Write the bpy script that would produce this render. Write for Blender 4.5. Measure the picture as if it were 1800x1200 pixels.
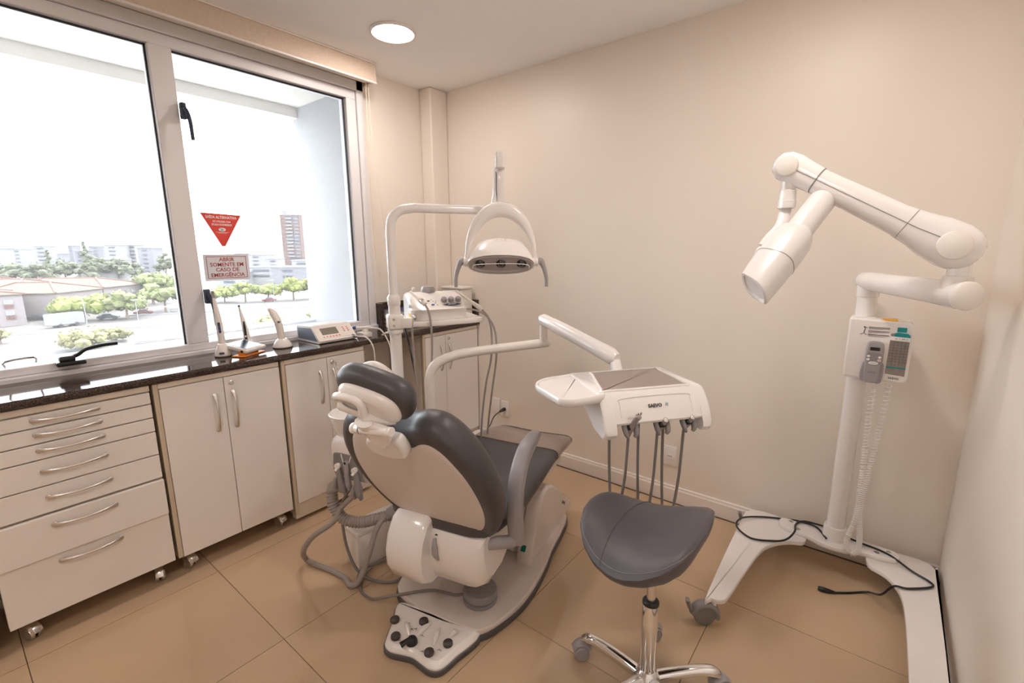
import bpy, bmesh, math, random
from mathutils import Vector, Matrix
random.seed(7)
PI = math.pi
for o in list(bpy.data.objects):
    bpy.data.objects.remove(o)
SC = bpy.context.scene
COL = SC.collection

# ------------------------------------------------------------------ camera, sky, sun, exposure
cam_d = bpy.data.cameras.new('camera')
cam_d.sensor_width = 36.0
cam_d.lens = 821.0 / 1800.0 * 36.0
cam_d.clip_start = 0.02
cam_d.clip_end = 3000
cam = bpy.data.objects.new('camera', cam_d)
COL.objects.link(cam)
yaw, pitch, roll = math.radians(38.42), math.radians(10.94), math.radians(-0.35)
fwd = Vector((-math.sin(yaw) * math.cos(pitch), math.cos(yaw) * math.cos(pitch), -math.sin(pitch)))
rgt = Vector((math.cos(yaw), math.sin(yaw), 0))
upv = rgt.cross(fwd)
r2 = rgt * math.cos(roll) + upv * math.sin(roll)
u2 = -rgt * math.sin(roll) + upv * math.cos(roll)
cm = Matrix((r2, u2, -fwd)).transposed().to_4x4()
cm.translation = Vector((2.511, -2.458, 1.392))
cam.matrix_world = cm
SC.camera = cam

world = bpy.data.worlds.new('hazy_sky')
SC.world = world
world.use_nodes = True
bg = world.node_tree.nodes['Background']
bg.inputs['Color'].default_value = (0.89, 0.945, 1.0, 1)
bg.inputs['Strength'].default_value = 7.5

sun_d = bpy.data.lights.new('sun', 'SUN')
sun_d.energy = 7.0
sun_d.angle = math.radians(1.0)
sun_d.color = (1.0, 0.93, 0.82)
sun = bpy.data.objects.new('sun', sun_d)
COL.objects.link(sun)
sun.rotation_euler = Vector((0.30, -0.62, -1.0)).to_track_quat('-Z', 'Y').to_euler()

SC.view_settings.view_transform = 'Standard'
SC.view_settings.look = 'None'
SC.view_settings.gamma = 1.0
SC.view_settings.use_curve_mapping = False
SC.view_settings.exposure = 0.30
LAMP = 100.0          # radiance of the ceiling lamp diffusers
LAMP_COL = (1.0, 0.90, 0.825)
try:
    SC.cycles.max_bounces = 10
    SC.cycles.diffuse_bounces = 6
    SC.cycles.transparent_max_bounces = 12
    SC.cycles.sample_clamp_indirect = 6.0
    SC.cycles.caustics_reflective = False
    SC.cycles.caustics_refractive = False
    SC.cycles.use_denoising = True
except Exception:
    pass

# ------------------------------------------------------------------ materials
def lin(h):
    h = h.lstrip('#')
    c = [int(h[i:i + 2], 16) / 255 for i in (0, 2, 4)]
    return tuple(x / 12.92 if x <= 0.04045 else ((x + 0.055) / 1.055) ** 2.4 for x in c)

def mat(name, col, rough=0.5, metal=0.0, vary=0.04, scale=8.0, bump=0.0, bscale=200.0, coat=0.0, spec=0.5, sheen=0.0):
    """procedural: the colour drifts slightly with a noise texture, optional fine relief"""
    m = bpy.data.materials.new(name)
    m.use_nodes = True
    nt = m.node_tree
    b = nt.nodes['Principled BSDF']
    if isinstance(col, str):
        col = lin(col)
    tc = nt.nodes.new('ShaderNodeTexCoord')
    nz = nt.nodes.new('ShaderNodeTexNoise')
    nz.inputs['Scale'].default_value = scale
    nz.inputs['Detail'].default_value = 3
    nt.links.new(tc.outputs['Object'], nz.inputs['Vector'])
    rp = nt.nodes.new('ShaderNodeValToRGB')
    rp.color_ramp.elements[0].position = 0.3
    rp.color_ramp.elements[1].position = 0.7
    rp.color_ramp.elements[0].color = tuple(max(0, c * (1 - vary)) for c in col) + (1,)
    rp.color_ramp.elements[1].color = tuple(min(1, c * (1 + vary)) for c in col) + (1,)
    nt.links.new(nz.outputs['Fac'], rp.inputs['Fac'])
    nt.links.new(rp.outputs['Color'], b.inputs['Base Color'])
    b.inputs['Roughness'].default_value = rough
    b.inputs['Metallic'].default_value = metal
    b.inputs['Specular IOR Level'].default_value = spec
    b.inputs['Coat Weight'].default_value = coat
    b.inputs['Coat Roughness'].default_value = 0.08
    if bump:
        n2 = nt.nodes.new('ShaderNodeTexNoise')
        n2.inputs['Scale'].default_value = bscale
        n2.inputs['Detail'].default_value = 2
        nt.links.new(tc.outputs['Object'], n2.inputs['Vector'])
        bp = nt.nodes.new('ShaderNodeBump')
        bp.inputs['Strength'].default_value = bump
        bp.inputs['Distance'].default_value = 0.002
        nt.links.new(n2.outputs['Fac'], bp.inputs['Height'])
        nt.links.new(bp.outputs['Normal'], b.inputs['Normal'])
    return m

M = {}
M['wall'] = mat('cream_wall_paint', (0.80, 0.735, 0.665), 0.42, vary=0.012, scale=1.5, bump=0.05, bscale=120)
M['ceiling'] = mat('white_ceiling_paint', (0.92, 0.905, 0.90), 0.7, vary=0.01, scale=2)
M['skirting'] = mat('white_skirting_paint', (0.80, 0.74, 0.70), 0.35, vary=0.01)
M['tile'] = mat('polished_beige_tile', (0.52, 0.375, 0.245), 0.055, vary=0.05, scale=2.2)
M['grout'] = mat('brown_grout', (0.14, 0.08, 0.045), 0.8)
M['laminate'] = mat('white_laminate', (0.83, 0.79, 0.76), 0.32, vary=0.01, scale=3)
M['edgeband'] = mat('beige_edge_band', (0.60, 0.50, 0.38), 0.45)
M['carcass'] = mat('cream_carcass', (0.70, 0.62, 0.53), 0.4, vary=0.02)
M['chrome'] = mat('chrome', (0.83, 0.83, 0.84), 0.08, 1.0, vary=0.01)
M['satin'] = mat('satin_steel', (0.74, 0.72, 0.70), 0.25, 1.0, vary=0.02)
M['darkgap'] = mat('shadow_gap_black', (0.02, 0.018, 0.016), 0.8)
M['frame'] = mat('grey_aluminium_frame', (0.76, 0.745, 0.765), 0.45, vary=0.01)
M['gasket'] = mat('black_gasket', (0.02, 0.02, 0.025), 0.6)
M['pelmet'] = mat('beige_pelmet_fabric', (0.62, 0.50, 0.40), 0.8, vary=0.05, scale=60, bump=0.2, bscale=400)
M['cord'] = mat('cream_cord', (0.80, 0.70, 0.58), 0.6)
M['plastic'] = mat('white_plastic', (0.82, 0.78, 0.76), 0.22, vary=0.008)
M['enamel'] = mat('white_enamel', (0.82, 0.79, 0.78), 0.18, vary=0.008, coat=0.4)
M['ivory'] = mat('ivory_plastic', (0.80, 0.755, 0.71), 0.3, vary=0.01)
M['shell'] = mat('matt_white_shell', (0.66, 0.59, 0.555), 0.38, vary=0.01)
M['xshell'] = mat('white_x_ray_shell', (0.74, 0.71, 0.70), 0.32, vary=0.008)
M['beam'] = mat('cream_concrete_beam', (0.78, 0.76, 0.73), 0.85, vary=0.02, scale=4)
M['leather'] = mat('charcoal_upholstery', (0.062, 0.058, 0.062), 0.40, vary=0.06, scale=30, bump=0.12, bscale=350)
M['seatleather'] = mat('slate_upholstery', (0.075, 0.070, 0.080), 0.42, vary=0.06, scale=30, bump=0.10, bscale=400)
M['stitch'] = mat('grey_thread', (0.20, 0.18, 0.19), 0.6)
M['grey'] = mat('mid_grey_plastic', (0.34, 0.32, 0.335), 0.35, vary=0.02)
M['midgrey'] = mat('grey_moulding', (0.25, 0.235, 0.235), 0.4, vary=0.03)
M['darkgrey'] = mat('dark_grey_rubber', (0.085, 0.080, 0.085), 0.55, vary=0.05)
M['castergrey'] = mat('grey_caster', (0.23, 0.22, 0.22), 0.4)
M['hose'] = mat('grey_hose', (0.33, 0.29, 0.275), 0.45, vary=0.02)
M['darkhose'] = mat('dark_grey_hose', (0.20, 0.175, 0.17), 0.45)
M['button'] = mat('dark_brown_button', (0.055, 0.045, 0.042), 0.45)
M['black'] = mat('black_plastic', (0.012, 0.012, 0.014), 0.3)
M['navy'] = mat('blue_black_plastic', (0.03, 0.04, 0.075), 0.35)
M['orange'] = mat('orange_plastic', (0.75, 0.26, 0.04), 0.35)
M['yellow'] = mat('yellow_sticker', (0.95, 0.52, 0.03), 0.5)
M['teal'] = mat('teal_print', (0.0, 0.27, 0.30), 0.5)
M['green'] = mat('green_switch', (0.0, 0.14, 0.08), 0.3)
M['red'] = mat('red_print', (0.72, 0.06, 0.045), 0.5)
M['darkred'] = mat('dark_red_ink', (0.38, 0.05, 0.05), 0.5)
M['signwhite'] = mat('white_sign_plastic', (0.72, 0.74, 0.80), 0.45)
M['white'] = mat('white_print', (0.88, 0.86, 0.85), 0.5)
M['ink'] = mat('dark_ink', (0.03, 0.03, 0.03), 0.5)
M['greyprint'] = mat('grey_brown_print', (0.26, 0.22, 0.205), 0.5, vary=0.1, scale=80)
M['lcd'] = mat('grey_lcd', (0.20, 0.19, 0.16), 0.25)
M['bluegrey'] = mat('slate_blue_side_panel', (0.13, 0.16, 0.22), 0.3)
M['blue'] = mat('blue_print', (0.05, 0.10, 0.35), 0.4)
M['taupe'] = mat('taupe_vinyl_cover', (0.26, 0.20, 0.17), 0.32, vary=0.04)
M['pan'] = mat('brushed_tray_pan', (0.36, 0.30, 0.27), 0.33, 0.35, vary=0.02)
M['lens'] = mat('dark_lens', (0.012, 0.012, 0.012), 0.05, coat=1.0)
M['screen'] = mat('dark_glossy_screen', (0.03, 0.042, 0.065), 0.22, vary=0.2, scale=25)
M['reflector'] = mat('grey_lamp_face', (0.40, 0.36, 0.36), 0.25)
M['paper'] = mat('book_pages', (0.80, 0.74, 0.66), 0.8, vary=0.08, scale=120)
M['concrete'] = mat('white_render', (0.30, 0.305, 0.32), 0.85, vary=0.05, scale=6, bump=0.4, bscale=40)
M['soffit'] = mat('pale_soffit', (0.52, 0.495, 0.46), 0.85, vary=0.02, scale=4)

def granite():
    m = bpy.data.materials.new('dark_brown_granite')
    m.use_nodes = True
    nt = m.node_tree
    b = nt.nodes['Principled BSDF']
    tc = nt.nodes.new('ShaderNodeTexCoord')
    v = nt.nodes.new('ShaderNodeTexVoronoi')
    v.inputs['Scale'].default_value = 260
    nz = nt.nodes.new('ShaderNodeTexNoise')
    nz.inputs['Scale'].default_value = 140
    nz.inputs['Detail'].default_value = 5
    nt.links.new(tc.outputs['Object'], v.inputs['Vector'])
    nt.links.new(tc.outputs['Object'], nz.inputs['Vector'])
    mx = nt.nodes.new('ShaderNodeMath'); mx.operation = 'MULTIPLY'
    nt.links.new(v.outputs['Distance'], mx.inputs[0])
    nt.links.new(nz.outputs['Fac'], mx.inputs[1])
    rp = nt.nodes.new('ShaderNodeValToRGB')
    rp.color_ramp.elements[0].position = 0.12
    rp.color_ramp.elements[0].color = (0.012, 0.009, 0.008, 1)
    rp.color_ramp.elements[1].position = 0.5
    rp.color_ramp.elements[1].color = (0.13, 0.085, 0.065, 1)
    nt.links.new(mx.outputs[0], rp.inputs['Fac'])
    nt.links.new(rp.outputs['Color'], b.inputs['Base Color'])
    b.inputs['Roughness'].default_value = 0.07
    b.inputs['Specular IOR Level'].default_value = 0.42
    return m
M['granite'] = granite()

def glass():
    """clear sheet glass with the haze outdoors mixed in as a thin veil"""
    m = bpy.data.materials.new('haze_veil_window_glass')
    m.use_nodes = True
    nt = m.node_tree
    nt.nodes.clear()
    out = nt.nodes.new('ShaderNodeOutputMaterial')
    tr = nt.nodes.new('ShaderNodeBsdfTransparent')
    tr.inputs['Color'].default_value = (0.96, 0.965, 0.96, 1)
    gl = nt.nodes.new('ShaderNodeBsdfGlossy')
    gl.inputs['Roughness'].default_value = 0.0
    tl = nt.nodes.new('ShaderNodeBsdfTranslucent')  # pale scatter added to imitate the washed-out haze over the view
    tl.inputs['Color'].default_value = (0.9, 0.9, 0.9, 1)
    fr = nt.nodes.new('ShaderNodeFresnel')
    fr.inputs['IOR'].default_value = 1.5
    nz = nt.nodes.new('ShaderNodeTexNoise')
    nz.inputs['Scale'].default_value = 5
    mp = nt.nodes.new('ShaderNodeMapRange')
    mp.inputs['To Min'].default_value = 0.030
    mp.inputs['To Max'].default_value = 0.045
    nt.links.new(nz.outputs['Fac'], mp.inputs['Value'])
    m1 = nt.nodes.new('ShaderNodeMixShader')
    m2 = nt.nodes.new('ShaderNodeMixShader')
    nt.links.new(mp.outputs['Result'], m1.inputs['Fac'])
    nt.links.new(tr.outputs[0], m1.inputs[1])
    nt.links.new(tl.outputs[0], m1.inputs[2])
    nt.links.new(fr.outputs[0], m2.inputs['Fac'])
    nt.links.new(m1.outputs[0], m2.inputs[1])
    nt.links.new(gl.outputs[0], m2.inputs[2])
    nt.links.new(m2.outputs[0], out.inputs['Surface'])
    return m
M['glass'] = glass()

def emitter(name, col, strength):
    m = bpy.data.materials.new(name)
    m.use_nodes = True
    nt = m.node_tree
    b = nt.nodes['Principled BSDF']
    b.inputs['Base Color'].default_value = (0.9, 0.9, 0.88, 1)
    b.inputs['Emission Color'].default_value = tuple(col) + (1,)
    b.inputs['Emission Strength'].default_value = strength
    return m
M['diffuser'] = emitter('lit_opal_diffuser', LAMP_COL, LAMP)

# ------------------------------------------------------------------ object helpers
WO = {}    # world origin of each thing (nothing is rotated at the empty)

def finish(bm, smooth=35):
    bmesh.ops.recalc_face_normals(bm, faces=bm.faces)
    big = [f for f in bm.faces if len(f.verts) > 4]
    for f in bm.faces:
        f.smooth = bool(smooth) and len(f.verts) <= 4
    if big:
        bmesh.ops.triangulate(bm, faces=big, quad_method='BEAUTY', ngon_method='BEAUTY')
    if smooth:
        lim = math.radians(smooth)
        for e in bm.edges:
            if len(e.link_faces) != 2 or e.calc_face_angle(0) > lim:
                e.smooth = False
    me = bpy.data.meshes.new('m')
    bm.to_mesh(me)
    bm.free()
    return me

def origin(o):
    return WO.get(o.name, Vector((0, 0, 0))) if o else Vector((0, 0, 0))

def link(name, me, parent, w):
    o = bpy.data.objects.new(name, me)
    COL.objects.link(o)
    w = Vector(w)
    if parent:
        o.parent = parent
        o.location = w - origin(parent)
    else:
        o.location = w
    WO[o.name] = w
    return o

def obj(name, bm, m, parent=None, smooth=35, label=None):
    """one mesh object from world-space geometry"""
    w = origin(parent) if parent else Vector((0, 0, 0))
    if not parent:
        lo = [min(v.co[i] for v in bm.verts) for i in range(3)]
        hi = [max(v.co[i] for v in bm.verts) for i in range(3)]
        w = Vector(((lo[0] + hi[0]) / 2, (lo[1] + hi[1]) / 2, lo[2]))
    bmesh.ops.translate(bm, verts=bm.verts, vec=-w)
    me = finish(bm, smooth)
    me.name = name
    me.materials.append(M[m] if isinstance(m, str) else m)
    o = link(name, me, parent, w)
    if label:
        o['label'] = label
    return o

def tag(o, label, cat=None, group=None, kind=None):
    o['label'] = label
    if cat: o['category'] = cat
    if group: o['group'] = group
    if kind: o['kind'] = kind
    return o

def thing(name, label, cat, loc, group=None):
    o = bpy.data.objects.new(name, None)
    COL.objects.link(o)
    o.empty_display_size = 0.05
    o.location = loc
    WO[o.name] = Vector(loc)
    return tag(o, label, cat, group)

def struct(name, bm, m, parent=None, smooth=None, label=None):
    o = obj(name, bm, m, parent, smooth, label)
    if not parent:
        o['kind'] = 'structure'
    return o

def inst(name, src, parent, w, rot=None, mtl=None):
    """another object on the same mesh data; src geometry is around its own origin"""
    o = link(name, src, parent, w)
    if rot:
        o.rotation_euler = rot
    return o

# ------------------------------------------------------------------ shape helpers
def B():
    return bmesh.new()

def xf(bm, mtx):
    bmesh.ops.transform(bm, matrix=mtx, verts=bm.verts)
    return bm

def frame(o, x, y, z=None):
    x = Vector(x).normalized(); y = Vector(y)
    if z is None:
        z = x.cross(y).normalized(); y = z.cross(x).normalized()
    else:
        z = Vector(z)
    m = Matrix((x, y, z)).transposed().to_4x4()
    m.translation = Vector(o)
    return m

def box(bm, x0, x1, y0, y1, z0, z1, bev=0.0, seg=2, mtx=None):
    r = bmesh.ops.create_cube(bm, size=1.0)
    vs = r['verts']
    for v in vs:
        v.co = Vector((x0 + (v.co.x + .5) * (x1 - x0), y0 + (v.co.y + .5) * (y1 - y0), z0 + (v.co.z + .5) * (z1 - z0)))
    if bev:
        es = list({e for v in vs for e in v.link_edges})
        g = bmesh.ops.bevel(bm, geom=es, offset=bev, segments=seg, profile=0.5, affect='EDGES')
        vs = list({v for f in g['faces'] for v in f.verts} | {v for v in vs if v.is_valid})
    if mtx is not None:
        bmesh.ops.transform(bm, matrix=mtx, verts=vs)
    return bm

def loft(bm, rings, cap=True, closed=True):
    R = [[bm.verts.new(p) for p in ring] for ring in rings]
    n = len(R[0])
    for a, b in zip(R[:-1], R[1:]):
        for i in range(n if closed else n - 1):
            j = (i + 1) % n
            try:
                bm.faces.new((a[i], a[j], b[j], b[i]))
            except ValueError:
                pass
    if cap:
        bm.faces.new(list(reversed(R[0])))
        bm.faces.new(R[-1])
    return bm

def catmull(pts, n=8, closed=False):
    P = [Vector(p) for p in pts]
    if len(P) < 3:
        return P
    out = []
    N = len(P)
    rng = range(N) if closed else range(N - 1)
    for i in rng:
        if closed:
            a, b, c, d = P[(i - 1) % N], P[i], P[(i + 1) % N], P[(i + 2) % N]
        else:
            b, c = P[i], P[i + 1]
            a = P[i - 1] if i else b * 2 - c
            d = P[i + 2] if i + 2 < N else c * 2 - b
        for k in range(n):
            t = k / n
            out.append(0.5 * ((2 * b) + (c - a) * t + (2 * a - 5 * b + 4 * c - d) * t * t + (3 * b - a - 3 * c + d) * t ** 3))
    if not closed:
        out.append(P[-1])
    return out

def tube(bm, pts, r, seg=10, smooth=0, radii=None, up=None, flat=1.0):
    """sweep of a circle (or flattened circle) along a path"""
    P = catmull(pts, smooth) if smooth else [Vector(p) for p in pts]
    n = len(P)
    if radii is not None:
        if len(radii) != n:
            L = []
            for i in range(n):
                t = i / (n - 1) * (len(radii) - 1)
                k = min(int(t), len(radii) - 2)
                L.append(radii[k] + (radii[k + 1] - radii[k]) * (t - k))
            radii = L
    else:
        radii = [r] * n
    T = []
    for i in range(n):
        d = P[min(i + 1, n - 1)] - P[max(i - 1, 0)]
        T.append(d.normalized() if d.length > 1e-9 else Vector((0, 0, 1)))
    ref = Vector(up) if up else (Vector((0, 0, 1)) if abs(T[0].z) < 0.9 else Vector((1, 0, 0)))
    X = (ref - T[0] * ref.dot(T[0])).normalized()
    rings = []
    for i in range(n):
        X = (X - T[i] * X.dot(T[i])).normalized()
        Y = T[i].cross(X)
        rings.append([P[i] + (X * math.cos(2 * PI * k / seg) + Y * flat * math.sin(2 * PI * k / seg)) * radii[i] for k in range(seg)])
    return loft(bm, rings)

def lathe(bm, prof, o=(0, 0, 0), axis=(0, 0, 1), seg=24):
    """prof: (radius, height) along axis"""
    z = Vector(axis).normalized()
    x = z.orthogonal().normalized()
    y = z.cross(x)
    o = Vector(o)
    rings = [[o + z * h + (x * math.cos(2 * PI * k / seg) + y * math.sin(2 * PI * k / seg)) * max(r, 1e-5) for k in range(seg)] for r, h in prof]
    return loft(bm, rings)

def cyl(bm, a, b, r, seg=20, bev=0.0, r2=None):
    a = Vector(a); b = Vector(b)
    L = (b - a).length
    r2 = r if r2 is None else r2
    if bev:
        prof = [(r - bev, 0), (r - bev * .3, bev * .3), (r, bev), (r2, L - bev), (r2 - bev * .3, L - bev * .3), (r2 - bev, L)]
    else:
        prof = [(r, 0), (r2, L)]
    return lathe(bm, prof, a, b - a, seg)

def ball(bm, c, r, sub=2, sc=(1, 1, 1), mtx=None):
    g = bmesh.ops.create_icosphere(bm, subdivisions=sub, radius=1.0)
    vs = g['verts']
    for v in vs:
        v.co = Vector((v.co.x * r * sc[0], v.co.y * r * sc[1], v.co.z * r * sc[2]))
    if mtx is not None:
        bmesh.ops.transform(bm, matrix=mtx, verts=vs)
    bmesh.ops.translate(bm, verts=vs, vec=Vector(c))
    return bm

def inset(poly, d):
    """offset a closed 2-D outline inwards by d"""
    n = len(poly)
    area = sum(poly[i][0] * poly[(i + 1) % n][1] - poly[(i + 1) % n][0] * poly[i][1] for i in range(n))
    s = 1 if area > 0 else -1
    out = []
    for i in range(n):
        p0, p1, p2 = Vector(poly[i - 1][:2]), Vector(poly[i][:2]), Vector(poly[(i + 1) % n][:2])
        e = (p2 - p0)
        if e.length < 1e-9:
            out.append(tuple(p1)); continue
        e.normalize()
        out.append((p1.x - e.y * s * d, p1.y + e.x * s * d))
    return out

def plate(bm, poly, z0, z1, bev=0.0, mtx=None):
    """extruded outline with rounded rims"""
    def ring(d, z):
        q = inset(poly, d) if d else poly
        return [Vector((p[0], p[1], z)) for p in q]
    if bev:
        R = [ring(bev, z0), ring(bev * .3, z0 + bev * .3), ring(0, z0 + bev), ring(0, z1 - bev), ring(bev * .3, z1 - bev * .3), ring(bev, z1)]
    else:
        R = [ring(0, z0), ring(0, z1)]
    k = len(bm.verts)
    loft(bm, R)
    if mtx is not None:
        bm.verts.ensure_lookup_table()
        bmesh.ops.transform(bm, matrix=mtx, verts=bm.verts[k:])
    return bm

def rrect(w, h, r, cx=0, cy=0, n=5):
    P = []
    for sx, sy, a0 in ((1, 1, 0), (-1, 1, 90), (-1, -1, 180), (1, -1, 270)):
        for k in range(n + 1):
            a = math.radians(a0 + 90 * k / n)
            P.append((cx + sx * (w / 2 - r) + r * math.cos(a), cy + sy * (h / 2 - r) + r * math.sin(a)))
    return P

def fillet(pts, r, n=5):
    """polygon with its corners rounded by arcs; r may be one number or one per corner"""
    out = []
    N = len(pts)
    for i in range(N):
        p0, p1, p2 = Vector(pts[i - 1]), Vector(pts[i]), Vector(pts[(i + 1) % N])
        a, b = (p0 - p1), (p2 - p1)
        rr = r[i] if isinstance(r, (list, tuple)) else r
        la, lb = a.length, b.length
        d = min(rr, la * .48, lb * .48)
        s, e = p1 + a.normalized() * d, p1 + b.normalized() * d
        for k in range(n + 1):
            t = k / n
            q = s * (1 - t) ** 2 + p1 * 2 * t * (1 - t) + e * t * t
            out.append((q.x, q.y))
    return out

def ellipse(a, b, n=32, cx=0, cy=0):
    return [(cx + a * math.cos(2 * PI * k / n), cy + b * math.sin(2 * PI * k / n)) for k in range(n)]

def smooth_poly(pts, n=6):
    return [(p.x, p.y) for p in catmull([(a, b, 0) for a, b in pts], n, closed=True)]

def text(name, body, size, m, parent, o, x, y, depth=0.0003, align='CENTER', label=None, sx=1.0, bold=0.0):
    cu = bpy.data.curves.new(name, 'FONT')
    cu.body = body
    cu.size = size
    cu.align_x = align
    cu.align_y = 'CENTER'
    cu.extrude = depth
    cu.offset = bold
    cu.resolution_u = 2
    tmp = bpy.data.objects.new('tmp', cu)
    COL.objects.link(tmp)
    dg = bpy.context.evaluated_depsgraph_get()
    me = bpy.data.meshes.new_from_object(tmp.evaluated_get(dg))
    bpy.data.objects.remove(tmp)
    bpy.data.curves.remove(cu)
    bm = B()
    bm.from_mesh(me)
    bpy.data.meshes.remove(me)
    bmesh.ops.scale(bm, vec=(sx, 1, 1), verts=bm.verts)
    xf(bm, frame(o, x, y))
    return obj(name, bm, m, parent, smooth=None, label=label)
# ================================================================== THE ROOM
CEIL = 2.47
YB = -5.2           # wall behind the camera
XR = 2.825
bm = box(B(), -0.30, XR + .1, YB - .1, 0.1, -0.12, -0.004)
floor = struct('floor', bm, 'grout')
floor['label'] = 'polished beige square floor tiles with thin brown joints'
tile_bm = box(B(), -0.2988, 0.2988, -0.2988, 0.2988, -0.006, 0.0)
bmesh.ops.delete(tile_bm, geom=[f for f in tile_bm.faces if f.normal.z < -0.5], context='FACES')
tile_me = finish(tile_bm, 0)
tile_me.materials.append(M['tile'])
def clipped_tile(x0, x1, y0, y1):
    return box(B(), x0, x1, y0, y1, -0.006, 0.0)
for i in range(-1, 5):
    for j in range(-9, 1):
        x0, x1 = 0.333 + 0.6 * (i - 1), 0.333 + 0.6 * i
        y0, y1 = -0.625 + 0.6 * (j - 1) + .6, -0.625 + 0.6 * j + .6
        cx0, cx1 = max(x0, -0.29), min(x1, XR)
        cy0, cy1 = max(y0, YB), min(y1, 0)
        if cx1 - cx0 < 0.02 or cy1 - cy0 < 0.02:
            continue
        if cx1 - cx0 > 0.599 and cy1 - cy0 > 0.599:
            inst('floor_tile', tile_me, floor, ((x0 + x1) / 2, (y0 + y1) / 2, 0))
        else:
            e = 0.0012
            obj('floor_tile', clipped_tile(cx0 + e, cx1 - e, cy0 + e, cy1 - e), 'tile', floor, smooth=0)

struct('ceiling', box(B(), -0.31, XR + .1, YB - .1, 0.1, CEIL, CEIL + .12), 'ceiling')
struct('wall_back', box(B(), -0.31, XR + .1, 0.0, 0.12, -0.1, CEIL), 'wall')
struct('wall_right', box(B(), XR, XR + .12, YB, 0.0, -0.1, CEIL), 'wall')
struct('wall_front', box(B(), -0.31, XR + .12, YB - .12, YB, -0.1, CEIL), 'wall')
WY0, WY1, WZ0, WZ1 = -3.30, -0.625, 0.875, 2.39
bm = B()
box(bm, -0.31, -0.11, YB, 0.0, -0.1, WZ0)
box(bm, -0.31, -0.11, YB, 0.0, WZ1, CEIL)
box(bm, -0.31, -0.11, YB, WY0, WZ0, WZ1)
box(bm, -0.31, -0.11, WY1, 0.0, WZ0, WZ1)
struct('wall_left', bm, 'wall')
struct('trim_1', box(B(), -0.11, 0.0, -0.155, 0.0, 0.0, CEIL, 0.012, 3), 'wall', label='corner pilaster painted cream like the walls')
bm = B()
prof = [(0.0, 0.0), (0.014, 0.0), (0.014, 0.075), (0.010, 0.082), (0.009, 0.092), (0.0, 0.095)]
loft(bm, [[Vector((x, -a, b)) for a, b in prof] for x in (0.255, XR)])
struct('baseboard_back', bm, 'skirting', smooth=20)

# ------------------------------------------------------------------ the window and what is built outside it
win = thing('window_1', 'grey aluminium two-pane window above the granite worktop', None, (-0.1, -1.95, 0.9))
win['kind'] = 'structure'
FX0, FX1 = -0.165, -0.085
def bar(name, y0, y1, z0, z1, x0=FX0, x1=FX1, m='frame', bev=0.003):
    return obj(name, box(B(), x0, x1, y0, y1, z0, z1, bev, 1), m, win, smooth=30)
PT, PB = 2.283, 0.958
bar('outer_frame', -0.672, WY1, 0.905, WZ1, -0.17, -0.075)
bar('outer_frame', WY0, WY1, 2.335, WZ1, -0.17, -0.075)
bar('outer_frame', WY0, WY1, 0.880, 0.925, -0.17, -0.060)
bar('outer_frame', WY0, WY0 + .05, 0.905, WZ1, -0.17, -0.075)
bar('sash_rail', WY0 + .05, -0.675, PT, 2.333)
bar('sash_rail', WY0 + .05, -0.675, 0.926, PB)
bar('sash_stile', -0.738, -0.675, PB, PT)
bar('sash_stile', WY0 + .05, WY0 + .11, PB, PT)
bar('mullion', -1.695, -1.605, PB, PT)
for y0, y1 in ((-1.605, -0.738), (WY0 + .11, -1.695)):
    obj('pane', box(B(), -0.128, -0.124, y0, y1, PB, PT), 'glass', win, smooth=0)
    g = B()
    t = 0.006
    box(g, -0.123, -0.112, y0, y0 + t, PB, PT); box(g, -0.123, -0.112, y1 - t, y1, PB, PT)
    box(g, -0.123, -0.112, y0, y1, PT - t, PT)
    obj('gasket', g, 'gasket', win, smooth=0)
def cremone(z, dz):
    h = obj('window_handle', box(B(), -0.085, -0.055, -1.606, -1.583, z - .035, z + .035, 0.005, 2), 'navy', win)
    g = B()
    tube(g, [(-0.06, -1.593, z + .01), (-0.035, -1.592, z - .01), (-0.022, -1.588, z - .05), (-0.020, -1.586, z - dz)], 0.010, 8, 4, radii=[.012, .011, .010, .009], flat=0.8)
    obj('lever', g, 'navy', h)
cremone(2.025, 0.13)
cremone(1.185, 0.14)
h = obj('window_handle', box(B(), -0.085, -0.045, -2.165, -2.075, 0.945, 0.963, 0.004, 2), 'black', win)
g = B()
box(g, -0.085, -0.05, -2.155, -2.105, 0.96, 0.985, 0.007, 2)
tube(g, [(-0.066, -2.118, 0.976), (-0.060, -2.095, 0.985), (-0.056, -2.070, 1.003), (-0.056, -2.02, 1.012), (-0.058, -1.965, 1.013)], 0.008, 8, 4)
obj('lever', g, 'black', h)
g = B()
tube(g, [(-0.12, -2.30, 0.962), (-0.10, -2.30, 0.985), (-0.10, -2.22, 0.990), (-0.12, -2.215, 0.966)], 0.004, 6, 3)
obj('pull_bar', g, 'satin', win)

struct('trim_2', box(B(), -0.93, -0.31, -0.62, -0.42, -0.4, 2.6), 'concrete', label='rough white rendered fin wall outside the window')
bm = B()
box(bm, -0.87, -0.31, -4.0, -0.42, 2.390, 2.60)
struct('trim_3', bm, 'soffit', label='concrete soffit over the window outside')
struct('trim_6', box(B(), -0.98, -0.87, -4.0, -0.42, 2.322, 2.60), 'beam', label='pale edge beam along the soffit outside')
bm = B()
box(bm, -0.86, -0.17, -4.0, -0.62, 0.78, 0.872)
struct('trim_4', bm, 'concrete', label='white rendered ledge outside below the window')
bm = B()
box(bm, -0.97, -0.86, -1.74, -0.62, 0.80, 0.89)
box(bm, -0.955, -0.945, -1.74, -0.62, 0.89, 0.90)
struct('trim_5', bm, 'frame', label='grey metal channel along the outer edge of the ledge')

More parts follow.
